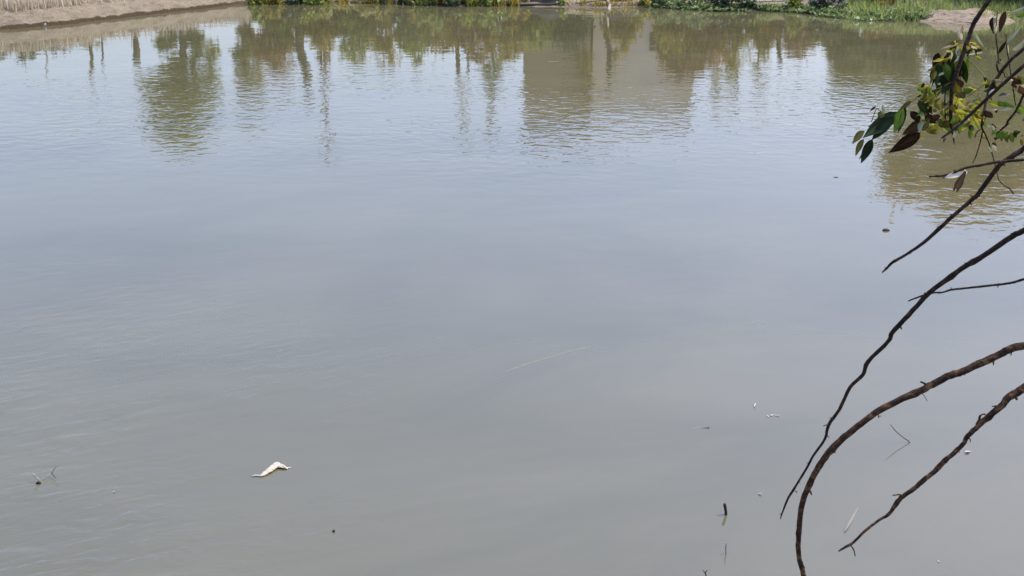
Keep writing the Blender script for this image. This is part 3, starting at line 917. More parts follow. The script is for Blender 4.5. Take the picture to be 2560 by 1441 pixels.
# sparse low growth over the rest of the far bank and round the near bank
rs = np.random.RandomState(14)
sp = []
while len(sp) < 9000:
    x, y = rs.uniform(-8, 18), rs.uniform(33.5, 44)
    if hash_noise(np.array([x]), np.array([y]), 0.9, 15)[0] < -0.02: continue
    sp.append((x, y, 0))
while len(sp) < 12500:
    x, y = rs.uniform(-9, 9), rs.uniform(-6, 2.2)
    sp.append((x, y, 0))
sp = np.array(sp)
sdv, _ = shore_field(sp[:, 0], sp[:, 1])
bare = (sp[:, 0] > 2.2) & (sp[:, 0] < 4.4) & (sp[:, 1] < 36) & (sp[:, 1] > 20)
sp = sp[(sdv > 0.3) & ~bare]
sp[:, 2] = ground_z(sp[:, 0], sp[:, 1]) - 0.02
V, F = blades(sp, 15, 0.08, 0.28, 0.026, 0.9)
tag(part('rough_grass', V, F, G['grass'], origin=(0, 0, 0), smooth=False), 'rough low grass growing over the banks', 'grass', kind='stuff')

# mud spit
c0 = wat(2400, 52)
U, W = np.meshgrid(np.linspace(-1, 1, 40), np.linspace(-1, 1, 22), indexing='ij')
X = c0[0] + 0.05 + U * 1.42
Yy = c0[1] + 0.15 + W * 1.05 - 0.18 * U
rr = np.clip(1 - (np.abs(U) ** 2.2 + np.abs(W) ** 2), 0, 1)
Zz = 0.27 * rr ** 0.8 * (1 + 0.25 * W) + 0.17 * hash_noise(X, Yy, 1.9, 21) * rr + 0.09 * hash_noise(X, Yy, 6, 22) * rr ** 0.5 - 0.025
ii = np.arange(40 * 22).reshape(40, 22)
Fq = np.stack([ii[:-1, :-1], ii[1:, :-1], ii[1:, 1:], ii[:-1, 1:]], -1).reshape(-1, 4)
tag(part('mud_spit', np.stack([X, Yy, Zz], -1).reshape(-1, 3), Fq, MAT['mud']), 'low spit of bare pinkish mud at the right end of the far shore', 'mud bank', kind='structure')

# ------------------------------------------------------------------ logs, tarpaulins and stakes on the far bank
def stick(name, label, cat, pts, radii, mat, k=7, n=4, seed=1, rough=0.06, parent=None, group=None):
    P = np.array(pts, float)
    Q = np.hstack([P, np.array(radii, float)[:, None]])
    S = spline(Q, n)
    V, F = tube(S[:, :3], np.maximum(S[:, 3], 0.0004), k, random.Random(seed), rough)
    o = part(name, V, F, MAT[mat], parent)
    if parent is None:
        tag(o, label, cat, group)
    return o


def bank(u, v, back=0.0):
    p = hit(u, max(v, -30.0))[0]
    return at(u, v, p[1] - 0.05 + back)


stick('thin_branch', 'thin dark branch lying over pale earth left of the grey plant', 'branch',
      [bank(822, 4, 0.05), bank(850, 5, 0.05), bank(885, 7, 0.05), bank(905, 5, 0.05)], [0.015, 0.03, 0.035, 0.012], 'blackwood')
stick('driftwood', 'knotted dark driftwood at the waterline under the lime green plant', 'driftwood',
      [bank(1095, 11, -0.05), bank(1120, 12, -0.05), bank(1150, 9, 0), bank(1180, 7, 0.05)], [0.02, 0.045, 0.04, 0.02], 'blackwood', rough=0.25)
stick('dead_twig', 'pale dead twig slanting up among the grey plant leaves', 'twig',
      [bank(1008, 9, 0.0), bank(1020, 4, 0.0), bank(1034, -6, 0.0)], [0.012, 0.014, 0.006], 'greybark')
stick('fallen_log', 'long dark fallen log at the waterline below the dark tarpaulin', 'log',
      [bank(1246, 12, 0.0), bank(1275, 13, 0.0), bank(1320, 13, 0.0), bank(1370, 12.5, 0), bank(1412, 8, 0.0)], [0.015, 0.028, 0.045, 0.055, 0.03], 'blackwood', rough=0.15)
stick('bare_branch', 'dark bare branch rising to the right towards the pale stake', 'branch',
      [bank(1438, 9, 0), bank(1470, 6, 0), bank(1500, 2.5, 0), bank(1540, 0, 0)], [0.012, 0.025, 0.025, 0.03], 'blackwood', rough=0.12)
stick('pale_stake', 'pale slanting stake standing in the water at the far bank', 'stake',
      [bank(1520, 24, 0) + [0, 0, -0.08], bank(1524, 14, 0), bank(1520, 3, 0), bank(1519, -14, 0), bank(1524, -60, 0)], [0.05, 0.055, 0.05, 0.045, 0.03], 'palewood', n=5)
stick('leaning_twig', 'thin twig leaning over the water at the right end of the fallen log', 'twig',
      [bank(1424, 15, 0), bank(1418, 5, 0), bank(1412, -10, 0)], [0.012, 0.012, 0.008], 'greenstem')


def tarp(name, label, u0, u1, v0, v1, h, seed):
    """sheet draped over a low hump of the bank"""
    a, b = bank(u0, v0, 0.02), bank(u1, v1, 0.02)
    U, W = np.meshgrid(np.linspace(0, 1, 34), np.linspace(0, 1, 16), indexing='ij')
    X = a[0] + (b[0] - a[0]) * U + 0.12 * W
    Y = a[1] + (b[1] - a[1]) * U + 1.1 * W
    prof = np.sin(np.clip(W * 1.15, 0, 1) * math.pi * 0.55)
    Z = 0.03 + h * prof * (0.35 + 0.65 * np.sin(np.clip(U, 0, 1) * math.pi) ** 0.6) + 0.13 * hash_noise(U * 5, W * 2.2 + U * 2, 1, seed) * prof + 0.05 * hash_noise(U * 13, W * 3, 1, seed + 1) * prof
    ii = np.arange(34 * 16).reshape(34, 16)
    Fq = np.stack([ii[:-1, :-1], ii[1:, :-1], ii[1:, 1:], ii[:-1, 1:]], -1).reshape(-1, 4)
    n = 34 * 16
    V = np.stack([X, Y, Z], -1).reshape(-1, 3)
    V = np.vstack([V, V - [0, 0, 0.012]])
    Fb = Fq[:, ::-1] + n
    rim = np.concatenate([ii[:, 0], ii[-1, 1:], ii[-2::-1, -1], ii[0, -2:0:-1]])
    Fr = np.stack([np.roll(rim, -1), rim, rim + n, np.roll(rim, -1) + n], -1)
    return tag(part(name, V, np.vstack([Fq, Fb, Fr]), MAT['tarp']), label, 'tarpaulin')


tarp('tarpaulin', 'crumpled dark grey tarpaulin on the bank above the fallen log', 1318, 1416, 13.5, 11, 0.42, 31)
tarp('tarpaulin', 'dark grey tarpaulin sheet lying right of the pale stake', 1500, 1597, 10, 9, 0.40, 35)
# old plank with its shadowed underside
a, b = bank(1893, 8, 0.1), bank(1972, 5, 0.1)
V = []
for q, (p) in enumerate((a, b)):
    for dy in (0, 0.22):
        for dz in (0, 0.05):
            V.append(p + [0, dy, dz + 0.03 * dy])
tag(part('plank', np.array(V), [(0, 2, 3, 1), (4, 5, 7, 6), (0, 1, 5, 4), (2, 6, 7, 3), (0, 4, 6, 2), (1, 3, 7, 5)], MAT['palewood'], smooth=False),
    'weathered plank lying on the bank right of the dark blue-green plant', 'plank')
for i, (u, v, w, lab) in enumerate(((2232, 6, 26, 'dark stone at the edge of the grass left of the upright stick'), (2262, 9, 22, 'dark stone just right of the upright stick'), (2040, 14, 16, 'small dark stone under the dark bank plant'))):
    c = bank(u, v, 0.1)
    U, W = np.meshgrid(np.linspace(0, 2 * math.pi, 14, endpoint=False), np.linspace(-math.pi / 2, math.pi / 2, 8), indexing='ij')
    r = 1 + 0.35 * hash_noise(np.cos(U) * np.cos(W) * 1.5 + 3 * i, np.sin(U) * np.cos(W) * 1.5 + np.sin(W), 1, 50 + i)
    V = np.stack([c[0] + px(w, c[1]) * 0.5 * r * np.cos(U) * np.cos(W), c[1] + 0.15 * r * np.sin(U) * np.cos(W), c[2] + 0.11 * r * np.sin(W)], -1).reshape(-1, 3)
    ii = np.arange(14 * 8).reshape(14, 8)
    jn = np.roll(ii, -1, axis=0)
    tag(part('stone', V, np.stack([ii[:, :-1], jn[:, :-1], jn[:, 1:], ii[:, 1:]], -1).reshape(-1, 4), MAT['blackwood']), lab, 'stone', 'dark stones on the far bank')
stick('upright_stick', 'pale upright stick between the two dark stones on the right bank', 'stick',
      [bank(2268, 20, 0), bank(2266, 8, 0), bank(2268, -8, 0)], [0.018, 0.016, 0.012], 'greybark')

# ------------------------------------------------------------------ things floating in or standing out of the pond
def wpath(pts, z=0.0):
    return [wat(u, v, z) for u, v in pts]


# cream scrap: a folded, wrinkled strip
rng = random.Random(3)
body = [(648, 1190, 2.0, 0.002), (655, 1186, 6.5, 0.006), (665, 1180, 9.5, 0.008), (676, 1172, 11.5, 0.010), (686, 1164, 13, 0.012), (693, 1159, 11, 0.014), (697, 1163, 8, 0.011), (703, 1163, 9.5, 0.012), (709, 1166, 6.5, 0.009), (716, 1168, 3.6, 0.006), (727, 1167, 1.8, 0.004)]
P = []
for u, v, r, z in body:
    p = wat(u, v + 2, z)
    P.append(list(p) + [px(r, p[1]) * 0.82])
S = spline(P, 3)
V, F = tube(S[:, :3], S[:, 3], 12, rng, 0.20)
cen = S[:, :3].repeat(12, axis=0)
V[:, 2] = np.maximum(cen[:, 2] + (V[:, 2] - cen[:, 2]) * 0.45, -0.02)
t = thing('floating_scrap', tuple(wat(680, 1175)), 'crumpled cream coloured scrap floating on the near water, bent at the right', 'scrap')
part('folded_strip', V, F, MAT['cream'], t)
Q = []
for u, v, r in ((629, 1191, 2), (637, 1189, 5), (646, 1189, 5), (655, 1191, 3)):
    p = wat(u, v, 0.004)
    Q.append(list(p) + [px(r, p[1]) * 0.8])
S = spline(Q, 4)
V, F = tube(S[:, :3], S[:, 3], 8, rng, 0.1)
cen = S[:, :3].repeat(8, axis=0); V[:, 2] = cen[:, 2] + (V[:, 2] - cen[:, 2]) * 0.25
part('flat_end', V, F, MAT['greyscrap'], t)
Q = [list(wat(708, 1166, 0.012)) + [0.006], list(wat(714, 1170, 0.008)) + [0.006], list(wat(719, 1173, 0.003)) + [0.003]]
S = spline(Q, 4)
part('torn_end', *tube(S[:, :3], S[:, 3], 7, rng, 0.15), MAT['cream'], t)


def up_px(u, v, base):
    """point at pixel (u, v) standing above the ground distance of water point base"""
    return at(u, v, base[1])


b0 = wat(100, 1205)
t = thing('forked_twig', tuple(b0), 'small forked grey twig poking out of the water in the lower left', 'twig')
stick('stem', None, None, [b0 + [0, 0, -0.05], up_px(98, 1202, b0), up_px(90, 1194, b0), up_px(86, 1188, b0), up_px(79, 1184, b0)], [0.003, 0.003, 0.004, 0.004, 0.002], 'greybark', parent=t)
stick('side_stem', None, None, [b0 + [0, 0, -0.03], up_px(106, 1200, b0) + [0, 0.02, 0], up_px(120, 1194, b0) + [0, 0.05, 0], up_px(126, 1185, b0) + [0, 0.06, 0], up_px(132, 1178, b0) + [0, 0.06, 0]], [0.0022, 0.002, 0.0025, 0.003, 0.0012], 'greybark', parent=t)
stick('spur', None, None, [up_px(120, 1193, b0) + [0, 0.05, 0], up_px(129, 1197, b0) + [0, 0.03, 0], up_px(137, 1200, b0) + [0, 0.02, 0]], [0.002, 0.002, 0.0012], 'blackwood', parent=t)
stick('knot', None, None, [b0 + [-0.012, -0.02, -0.004], b0 + [0, -0.02, 0.006], b0 + [0.012, -0.02, -0.004]], [0.006, 0.009, 0.006], 'blackwood', parent=t)

b0 = wat(1815, 1287)
stick('broken_stake', 'short black stick standing upright out of the near water', 'stick',
      [b0 + [0.004, 0, -0.12], b0, up_px(1814, 1275, b0), up_px(1812, 1263, b0), up_px(1811, 1260, b0)], [0.0075, 0.0075, 0.0075, 0.0078, 0.0065], 'blackwood', k=9)
b0 = wat(1815, 1385)
stick('pale_reed', 'short pale reed standing in the water below the black stick', 'reed',
      [b0 + [0, 0, -0.08], b0, up_px(1814, 1372, b0), up_px(1816, 1358, b0)], [0.0028, 0.0028, 0.003, 0.002], 'drowned')
b0 = wat(1767, 1455)
t = thing('budding_twig', tuple(b0), 'tiny twig with a forked tip at the bottom edge below the black stick', 'twig')
stick('stem', None, None, [b0 + [0, 0, -0.08], b0, up_px(1764, 1435, b0), up_px(1762, 1431, b0)], [0.003, 0.003, 0.003, 0.0025], 'blackwood', parent=t)
stick('prong', None, None, [up_px(1762, 1433, b0), up_px(1759, 1428, b0), up_px(1757, 1426, b0)], [0.002, 0.0018, 0.001], 'blackwood', parent=t)
stick('prong', None, None, [up_px(1763, 1433, b0), up_px(1766, 1428, b0), up_px(1769, 1425, b0)], [0.002, 0.0018, 0.001], 'blackwood', parent=t)
b0 = wat(2274, 1107)
stick('arched_twig', 'thin wiry twig rising left out of the water between the two lower branches', 'twig',
      [b0 + [0, 0, -0.05], b0, up_px(2259, 1095, b0), up_px(2240, 1079, b0), up_px(2226, 1062, b0)], [0.0028, 0.003, 0.0026, 0.0024, 0.0018], 'blackwood', k=6)
b0 = wat(835, 1330)
stick('dark_twig_tip', 'tiny dark twig tip breaking the surface near the lower middle', 'twig',
      [b0 + [0.02, 0, -0.04], b0, up_px(834, 1326, b0)], [0.005, 0.006, 0.006], 'blackwood')
b0 = wat(1771, 1070)
stick('drifting_twig', 'small drifting twig left of the white floating petals', 'twig',
      [b0 + [-0.16, 0.0, -0.004], b0 + [-0.06, 0.0, -0.001], b0 + [0, 0, 0.004], up_px(1772, 1066, b0)], [0.002, 0.003, 0.004, 0.003], 'greybark')
# slender reed lying awash
reed = wpath([(1240, 937), (1310, 913), (1380, 892), (1440, 875), (1520, 855)])
for k, p in enumerate(reed):
    p[2] = [-0.004, -0.001, -0.001, -0.0015, -0.006][k]
stick('drifting_reed', 'long faint reed lying awash across the middle of the pond', 'reed', reed, [0.003, 0.0042, 0.0042, 0.004, 0.0025], 'reedskin', k=8, n=8)
# husk
c = wat(2215, 577)
S = spline([list(c + [-0.036, 0, 0.0]) + [0.003], list(c + [-0.02, 0, 0.004]) + [0.015], list(c + [0.008, 0, 0.005]) + [0.018], list(c + [0.034, 0, 0.002]) + [0.007]], 4)
tag(part('floating_husk', *tube(S[:, :3], S[:, 3], 10, rng, 0.06), MAT['nut']), 'dark brown husk floating left of the leaning branch', 'husk')
c = wat(2090, 444)
S = spline([list(c + [-0.03, 0, 0.0]) + [0.003], list(c + [0, 0, 0.002]) + [0.008], list(c + [0.03, 0, 0.0]) + [0.003]], 4)
tag(part('floating_husk', *tube(S[:, :3], S[:, 3], 8, rng, 0.06), MAT['nut']), 'small dark husk floating below the lowest green leaves', 'husk')


def float_leaf(u0, v0, u1, v1, wpx, label, mat='white', cat='petal', name='floating_petal', seed=0, dome=0.2):
    """curled petal or leaf lying on the surface between two pixels"""
    a, b = wat(u0, v0, 0.003), wat(u1, v1, 0.003)
    ax = b - a
    ln = np.linalg.norm(ax)
    if ln < 1e-4: ln = 1e-4
    ax = ax / ln
    sd = np.array([-ax[1], ax[0], 0])
    w = max(px(wpx, a[1]) * (1.15 if abs(ax[0]) > 0.7 else 0.7), 0.0035)
    V, n = [], 7
    for i in range(n):
        t = i / (n - 1)
        ww = w * 0.5 * math.sin(math.pi * min(max(0.06 + 0.9 * t, 0), 1)) ** 0.7
        c = a + ax * ln * t
        for s in (-1, 0, 1):
            V.append(c + sd * ww * s + np.array([0, 0, 0.003 + dome * ww * (1 if s else 0) + 0.004 * math.sin(3 * t + seed)]))
    V = np.array(V)
    m = len(V)
    V = np.vstack([V, V - [0, 0, 0.002]])
    F = []
    for i in range(n - 1):
        for s in (0, 1):
            q = (i * 3 + s, i * 3 + s + 1, i * 3 + s + 4, i * 3 + s + 3)
            F.append(q[::-1]); F.append(tuple(x + m for x in q))
    return tag(part(name, V, F, MAT[mat]), label, cat, 'pale petals and leaf bits floating on the pond' if name == 'floating_petal' else None)


float_leaf(1886, 1019, 1889, 1008, 4, 'thin white petal floating alone above the trio of white petals', seed=1)
float_leaf(1917, 1040, 1926, 1044, 3, 'left one of the three white petals floating in a row', seed=2)
float_leaf(1925, 1040, 1934, 1037, 4, 'middle one of the three white petals floating in a row', seed=3)
float_leaf(1936, 1038, 1949, 1040, 4, 'right one of the three white petals floating in a row', seed=4)
float_leaf(1895, 1235, 1905, 1237, 4, 'white petal floating above and right of the black stick', seed=5)
float_leaf(2414, 1133, 2425, 1128, 7, 'white scrap of petal floating right of the lowest branch', seed=8)
float_leaf(2344, 1403, 2351, 1406, 4, 'white petal floating in the lower right corner area', seed=9)
float_leaf(283, 1229, 287, 1232, 3, 'white speck of petal right of the forked twig', seed=10)
float_leaf(1370, 156, 1398, 154, 2.5, 'pale floating leaf far out on the reflection of the grey house', seed=14)
float_leaf(2112, 1330, 2146, 1268, 9, 'long pale leaf floating under the tip of the lowest branch', mat='drowned', cat='leaf', name='sunken_leaf', seed=15, dome=0.05)

# ------------------------------------------------------------------ tree that leans over the water from the right
TR = np.array([2.75, 1.75, gz(2.75, 1.75) - 0.05])
tree = thing('overhanging_tree', tuple(TR), 'tree on the near bank hanging dark branches and leaves into the picture from the right', 'tree')
tp = spline([list(TR) + [0.19], [2.7, 1.8, 2.0, 0.15], [2.75, 1.7, 3.2, 0.13], [2.6, 1.4, 4.4, 0.10], [2.5, 1.1, 5.6, 0.05]], 6)
part('trunk', *tube(tp[:, :3], tp[:, 3], 12, random.Random(4), 0.06), MAT['bark'], tree)
cv, cf = leaf_cloud([(2.5, 0.2, 5.2, 1.5, 1.1, 0.8), (1.9, 0.7, 5.0, 0.9, 0.7, 0.5), (3.3, 0.8, 4.8, 1.0, 0.8, 0.7), (2.6, -0.3, 4.6, 1.2, 0.9, 0.8)], 5200, 0.13, 99, 0.5, 2.2, 0.2)
tag(part('crown', cv, cf, G['dark'], tree, smooth=False), kind='stuff')

BR = {}


def branch(key, pts, mat='bark', n=5, k=10, rough=0.05, name='branch', spurs=(), parent=None, root=None, knots=0, seed=0):
    """pts: (u, v, Y, radius px)"""
    P = []
    for u, v, Y, r in pts:
        p = at(u, v, Y)
        P.append(list(p) + [max(pxd(r, p) * 0.90, 0.0011)])
    if root is not None:
        g = P[0][2] - P[1][2]
        root = rt(min(max(P[0][2] + 1.2 * g, P[0][2] - 0.35), P[0][2] + 0.9))
        p0, p1 = np.array(P[0]), np.array(P[1])
        dist = np.linalg.norm(root - p0[:3])
        ctl = p0[:3] + (p0 - p1)[:3] / np.linalg.norm((p0 - p1)[:3]) * 0.45 * dist
        for t_ in (0.12, 0.24, 0.36, 0.5, 0.64, 0.78, 0.9, 1.0):
            q_ = p0[:3] * (1 - t_) ** 2 + 2 * ctl * t_ * (1 - t_) + root * t_ * t_
            P.insert(0, list(q_) + [p0[3] * (1 + 0.4 * t_)])
    S = spline(P, n)
    rg = random.Random(sum(map(ord, key)) + seed)
    # wander and knots
    for i in range(1, len(S) - 1):
        S[i, :3] += np.array([rg.uniform(-1, 1), rg.uniform(-1, 1), rg.uniform(-1, 1)]) * S[i, 3] * 0.10
        S[i, 3] *= 1 + rg.uniform(-0.05, 0.06)
    for _ in range(knots):
        i = rg.randrange(2, len(S) - 2)
        S[i, 3] *= 1.16
    V, F = tube(S[:, :3], S[:, 3], k, rg, rough)
    o = part(name, V, F, MAT[mat], parent or tree)
    BR[key] = (o, S)
    if root is not None:                 # leaf scars and broken stubs
        first = 40 if n == 5 else 32
        for _ in range(7 if len(pts) > 9 else 4):
            i = rg.randrange(min(first, len(S) - 6), len(S) - 3)
            p, r = S[i, :3], S[i, 3]
            tg = S[i + 1, :3] - S[i - 1, :3]; tg /= np.linalg.norm(tg)
            d_ = np.array([rg.uniform(-1, 1), rg.uniform(-0.4, 0.4), rg.uniform(-1, 1)]); d_ -= tg * d_.dot(tg); d_ /= np.linalg.norm(d_)
            e = p + d_ * r * rg.uniform(1.5, 2.6) + tg * r * rg.uniform(0.2, 1.6)
            c = spline([p, (p + e) / 2 + d_ * r * 0.2, e], 3)
            part('stub', *tube(c, np.linspace(r * 0.45, r * rg.uniform(0.12, 0.3), len(c)), 6, rg, 0.15), MAT[mat], o)
    for (u, v, Y, u2, v2, r) in spurs:
        a, b = at(u, v, Y), at(u2, v2, Y - 0.01)
        m = (a + b) / 2 + np.array([0.002, 0, 0.002])
        c = spline([a, m, b], 3)
        part('spur', *tube(c, np.linspace(pxd(r, a), pxd(r, a) * 0.6, len(c)), 6, rg, 0.1), MAT[mat], o)
    return o


def rt(z, dx=0.0, dy=0.0):
    i = int(np.argmin(abs(tp[:, 2] - z)))
    return tp[i, :3] + np.array([dx, dy, 0])


# A: upper branch crossing the leaves
branch('A', [(2520, -70, 2.95, 7.5), (2475, -3, 2.95, 6.2), (2440, 50, 2.95, 6.5), (2432, 66, 2.95, 6.2), (2411, 125, 2.93, 6), (2397, 165, 2.92, 5.8), (2381, 218, 2.9, 5.4), (2377, 270, 2.9, 5), (2378, 312, 2.9, 4.2), (2383, 342, 2.9, 2.4), (2386, 362, 2.9, 0.8)],
       root=rt(4.2), knots=4, spurs=[(2434, 60, 2.95, 2414, 58, 1.2), (2434, 60, 2.95, 2418, 62, 0.9)])
branch('B', [(2640, 100, 2.6, 6.5), (2565, 160, 2.65, 5), (2500, 217, 2.66, 4.8), (2468, 247, 2.68, 4.6), (2420, 292, 2.7, 4.4), (2382, 325, 2.7, 4), (2354, 346, 2.7, 2.6)], root=rt(3.3), knots=3,
       spurs=[(2500, 217, 2.66, 2497, 212, 1.5)])
branch('C', [(2640, 60, 2.85, 6), (2565, 118, 2.85, 4.6), (2522, 156, 2.85, 4.5), (2492, 196, 2.85, 4.6), (2474, 225, 2.84, 4), (2464, 262, 2.82, 3.6), (2456, 295, 2.8, 3.2), (2454, 315, 2.8, 2.8), (2459, 332, 2.8, 2.2)], root=rt(3.5), knots=3,
       spurs=[(2503, 178, 2.85, 2513, 195, 2.0)])
branch('C1', [(2457, 325, 2.8, 2), (2452, 350, 2.8, 1.7), (2441, 388, 2.8, 1.5), (2431, 409, 2.8, 1.2)], name='twig', parent=tree)
branch('C2', [(2459, 328, 2.8, 2), (2473, 360, 2.8, 1.8), (2487, 410, 2.8, 1.5), (2492, 432, 2.8, 1.1), (2497, 450, 2.8, 0.9), (2510, 464, 2.8, 1.4), (2524, 472, 2.8, 1.8), (2534, 485, 2.8, 1.4)], name='twig', parent=tree)
branch('C3', [(2455, 322, 2.8, 1.6), (2443, 330, 2.8, 1.6), (2437, 345, 2.8, 1.2)], name='twig', parent=tree)
branch('C4', [(2455, 318, 2.8, 1.4), (2462, 300, 2.8, 1.2), (2467, 285, 2.8, 1.0)], name='twig', parent=tree)
branch('C5', [(2500, 186, 2.85, 3.6), (2492, 165, 2.86, 2.6), (2497, 148, 2.87, 2.2), (2503, 152, 2.87, 1.6)], name='twig', parent=tree)
branch('T1', [(2497, 160, 2.87, 1.6), (2494, 128, 2.88, 1.6), (2490, 92, 2.88, 1.7), (2491, 60, 2.88, 1.2), (2494, 28, 2.88, 0.9)], name='twig', parent=tree)
branch('T2', [(2503, 155, 2.87, 1.4), (2515, 180, 2.87, 1.4), (2530, 205, 2.87, 1.3), (2546, 232, 2.86, 1.3), (2562, 238, 2.86, 1.3)], mat='greenstem', name='twig', parent=tree)
branch('T3', [(2515, 86, 2.9, 1.0), (2516, 110, 2.9, 1.2), (2519, 135, 2.9, 1.8), (2522, 150, 2.9, 1.6), (2527, 185, 2.88, 1.8), (2532, 215, 2.86, 1.5), (2536, 245, 2.86, 1.5), (2540, 268, 2.86, 1.0)], name='twig', parent=tree)
branch('T4', [(2422, 150, 2.9, 1.6), (2440, 168, 2.9, 1.5), (2458, 188, 2.89, 1.5), (2468, 200, 2.88, 1.3)], mat='greenstem', name='twig', parent=tree)
branch('T5', [(2490, 197, 2.85, 1.8), (2462, 212, 2.86, 1.5), (2440, 226, 2.87, 1.5), (2422, 240, 2.88, 1.3), (2405, 245, 2.88, 1.2), (2392, 248, 2.88, 1)], mat='greenstem', name='twig', parent=tree)
branch('T6', [(2455, 252, 2.84, 1.6), (2440, 240, 2.85, 1.4), (2425, 236, 2.86, 1.2), (2410, 232, 2.87, 1.0)], mat='greenstem', name='twig', parent=tree)
branch('T7', [(2452, 250, 2.84, 1.2), (2445, 228, 2.85, 1.1), (2440, 218, 2.85, 1.1), (2425, 212, 2.86, 1.0), (2406, 218, 2.87, 0.9)], mat='greenstem', name='twig', parent=tree)
branch('T8', [(2452, 245, 2.84, 1.1), (2446, 232, 2.85, 1.1), (2453, 215, 2.85, 0.9)], mat='greenstem', name='twig', parent=tree)
branch('T9', [(2380, 205, 2.92, 1.4), (2350, 220, 2.94, 1.4), (2320, 230, 2.96, 1.4), (2292, 246, 2.98, 1.4), (2266, 265, 3.0, 1.3), (2246, 282, 3.0, 1.0)], mat='greenstem', name='twig', parent=tree)
branch('T10', [(2292, 246, 2.98, 0.9), (2265, 250, 2.99, 0.9), (2240, 256, 3.0, 0.9), (2214, 270, 3.0, 0.7)], mat='greenstem', name='twig', parent=tree)
branch('T11', [(2205, 282, 3.02, 1.0), (2192, 272, 3.02, 1.0), (2184, 290, 3.02, 1.0), (2178, 305, 3.02, 0.8)], name='twig', parent=tree)
branch('T12', [(2405, 180, 2.9, 1.4), (2392, 220, 2.9, 1.3), (2366, 262, 2.9, 1.2), (2345, 275, 2.9, 1.0)], name='twig', parent=tree)
branch('T13', [(2364, 215, 2.92, 1.8), (2362, 260, 2.92, 1.8), (2365, 300, 2.92, 1.8), (2372, 330, 2.92, 1.2)], name='twig', parent=tree)
branch('C6', [(2575, 225, 2.75, 4.5), (2558, 240, 2.75, 3.6), (2548, 262, 2.76, 3.4), (2535, 285, 2.76, 3.4), (2520, 303, 2.77, 3.2), (2517, 312, 2.77, 3.4), (2503, 325, 2.78, 2.4), (2491, 336, 2.78, 1.4)], root=rt(3.0), knots=1)
branch('D', [(2640, 300, 2.45, 9), (2565, 367, 2.5, 7.2), (2530, 392, 2.5, 7.2), (2498, 415, 2.5, 6.8), (2458, 468, 2.52, 6.2), (2441, 490, 2.53, 6.0), (2400, 525, 2.54, 5.4), (2370, 552, 2.55, 5.4), (2310, 606, 2.56, 4.6), (2260, 640, 2.57, 4), (2232, 656, 2.57, 4), (2216, 672, 2.58, 3.2), (2205, 682, 2.58, 1.6)],
       root=rt(2.6), knots=5, spurs=[(2500, 410, 2.5, 2512, 416, 2.4), (2552, 378, 2.5, 2557, 382, 2.0)])
branch('E', [(2640, 396, 2.4, 4.8), (2565, 400, 2.42, 4.2), (2497, 405, 2.44, 4), (2450, 414, 2.45, 3.6), (2415, 420, 2.46, 3.4), (2385, 432, 2.46, 3.2), (2356, 440, 2.47, 3.2), (2322, 442, 2.48, 2.2)], root=rt(2.4), knots=2,
       spurs=[(2360, 441, 2.47, 2357, 447, 2.0), (2386, 430, 2.46, 2384, 426, 1.4)])
branch('F', [(2640, 530, 2.5, 9.5), (2565, 574, 2.55, 8.6), (2530, 592, 2.58, 8.2), (2459, 640, 2.6, 7.5), (2410, 668, 2.62, 7.2), (2378, 692, 2.64, 7), (2322, 733, 2.68, 6.8), (2270, 790, 2.7, 6.4), (2231, 832, 2.72, 6.2), (2220, 855, 2.73, 5.6), (2170, 905, 2.75, 5.4), (2157, 938, 2.76, 5.2), (2126, 968, 2.78, 5.0), (2098, 1025, 2.8, 4.4), (2072, 1062, 2.8, 4.6), (2062, 1098, 2.8, 3.6), (2033, 1140, 2.8, 3.2), (2020, 1165, 2.8, 3.2), (1990, 1215, 2.8, 3), (1971, 1245, 2.8, 3), (1955, 1284, 2.8, 2.2), (1951, 1298, 2.8, 1.1)],
       n=4, root=rt(2.2), knots=6, spurs=[(2072, 1064, 2.8, 2058, 1065, 1.6), (2020, 1164, 2.8, 2016, 1157, 1.1), (2530, 590, 2.58, 2527, 584, 2.2), (1958, 1280, 2.8, 1949, 1287, 1.3), (1988, 1228, 2.8, 1991, 1233, 1.4)])
branch('G', [(2640, 676, 2.6, 4.4), (2565, 697, 2.65, 3.8), (2535, 706, 2.68, 3.4), (2505, 711, 2.7, 3.2), (2458, 716, 2.72, 3.2), (2412, 721, 2.74, 3), (2378, 725, 2.76, 3), (2357, 731, 2.77, 2.4), (2330, 733, 2.8, 2.6), (2302, 741, 2.82, 2.6), (2271, 753, 2.84, 2)], root=rt(2.0), knots=3,
       spurs=[(2378, 725, 2.76, 2376, 720, 1.3)])
branch('H', [(2640, 850, 2.3, 13), (2565, 864, 2.3, 11), (2528, 872, 2.3, 10.6), (2500, 886, 2.3, 10), (2460, 905, 2.3, 10), (2405, 930, 2.3, 9.8), (2378, 938, 2.3, 10), (2330, 962, 2.3, 9.6), (2300, 978, 2.3, 9.6), (2240, 1005, 2.3, 9.4), (2190, 1032, 2.3, 9), (2140, 1070, 2.3, 9), (2100, 1103, 2.3, 9), (2062, 1145, 2.3, 9.2), (2040, 1178, 2.3, 8.8), (2020, 1220, 2.3, 8.6), (2006, 1258, 2.3, 8.2), (1999, 1310, 2.3, 7.6), (1996, 1355, 2.3, 7), (1997, 1392, 2.3, 6.8), (2006, 1425, 2.3, 6.8), (2016, 1470, 2.3, 6.5), (2030, 1530, 2.3, 6)],
       n=4, mat='bark_red', root=rt(1.75), knots=6, spurs=[(2296, 978, 2.3, 2318, 1003, 1.2), (2192, 1032, 2.3, 2196, 1045, 1.8), (2196, 1044, 2.3, 2204, 1040, 0.8), (2525, 880, 2.3, 2527, 889, 2.2), (2412, 932, 2.3, 2411, 938, 1.8), (2162, 1050, 2.3, 2163, 1058, 2.4), (2114, 1088, 2.3, 2116, 1096, 2.4)])
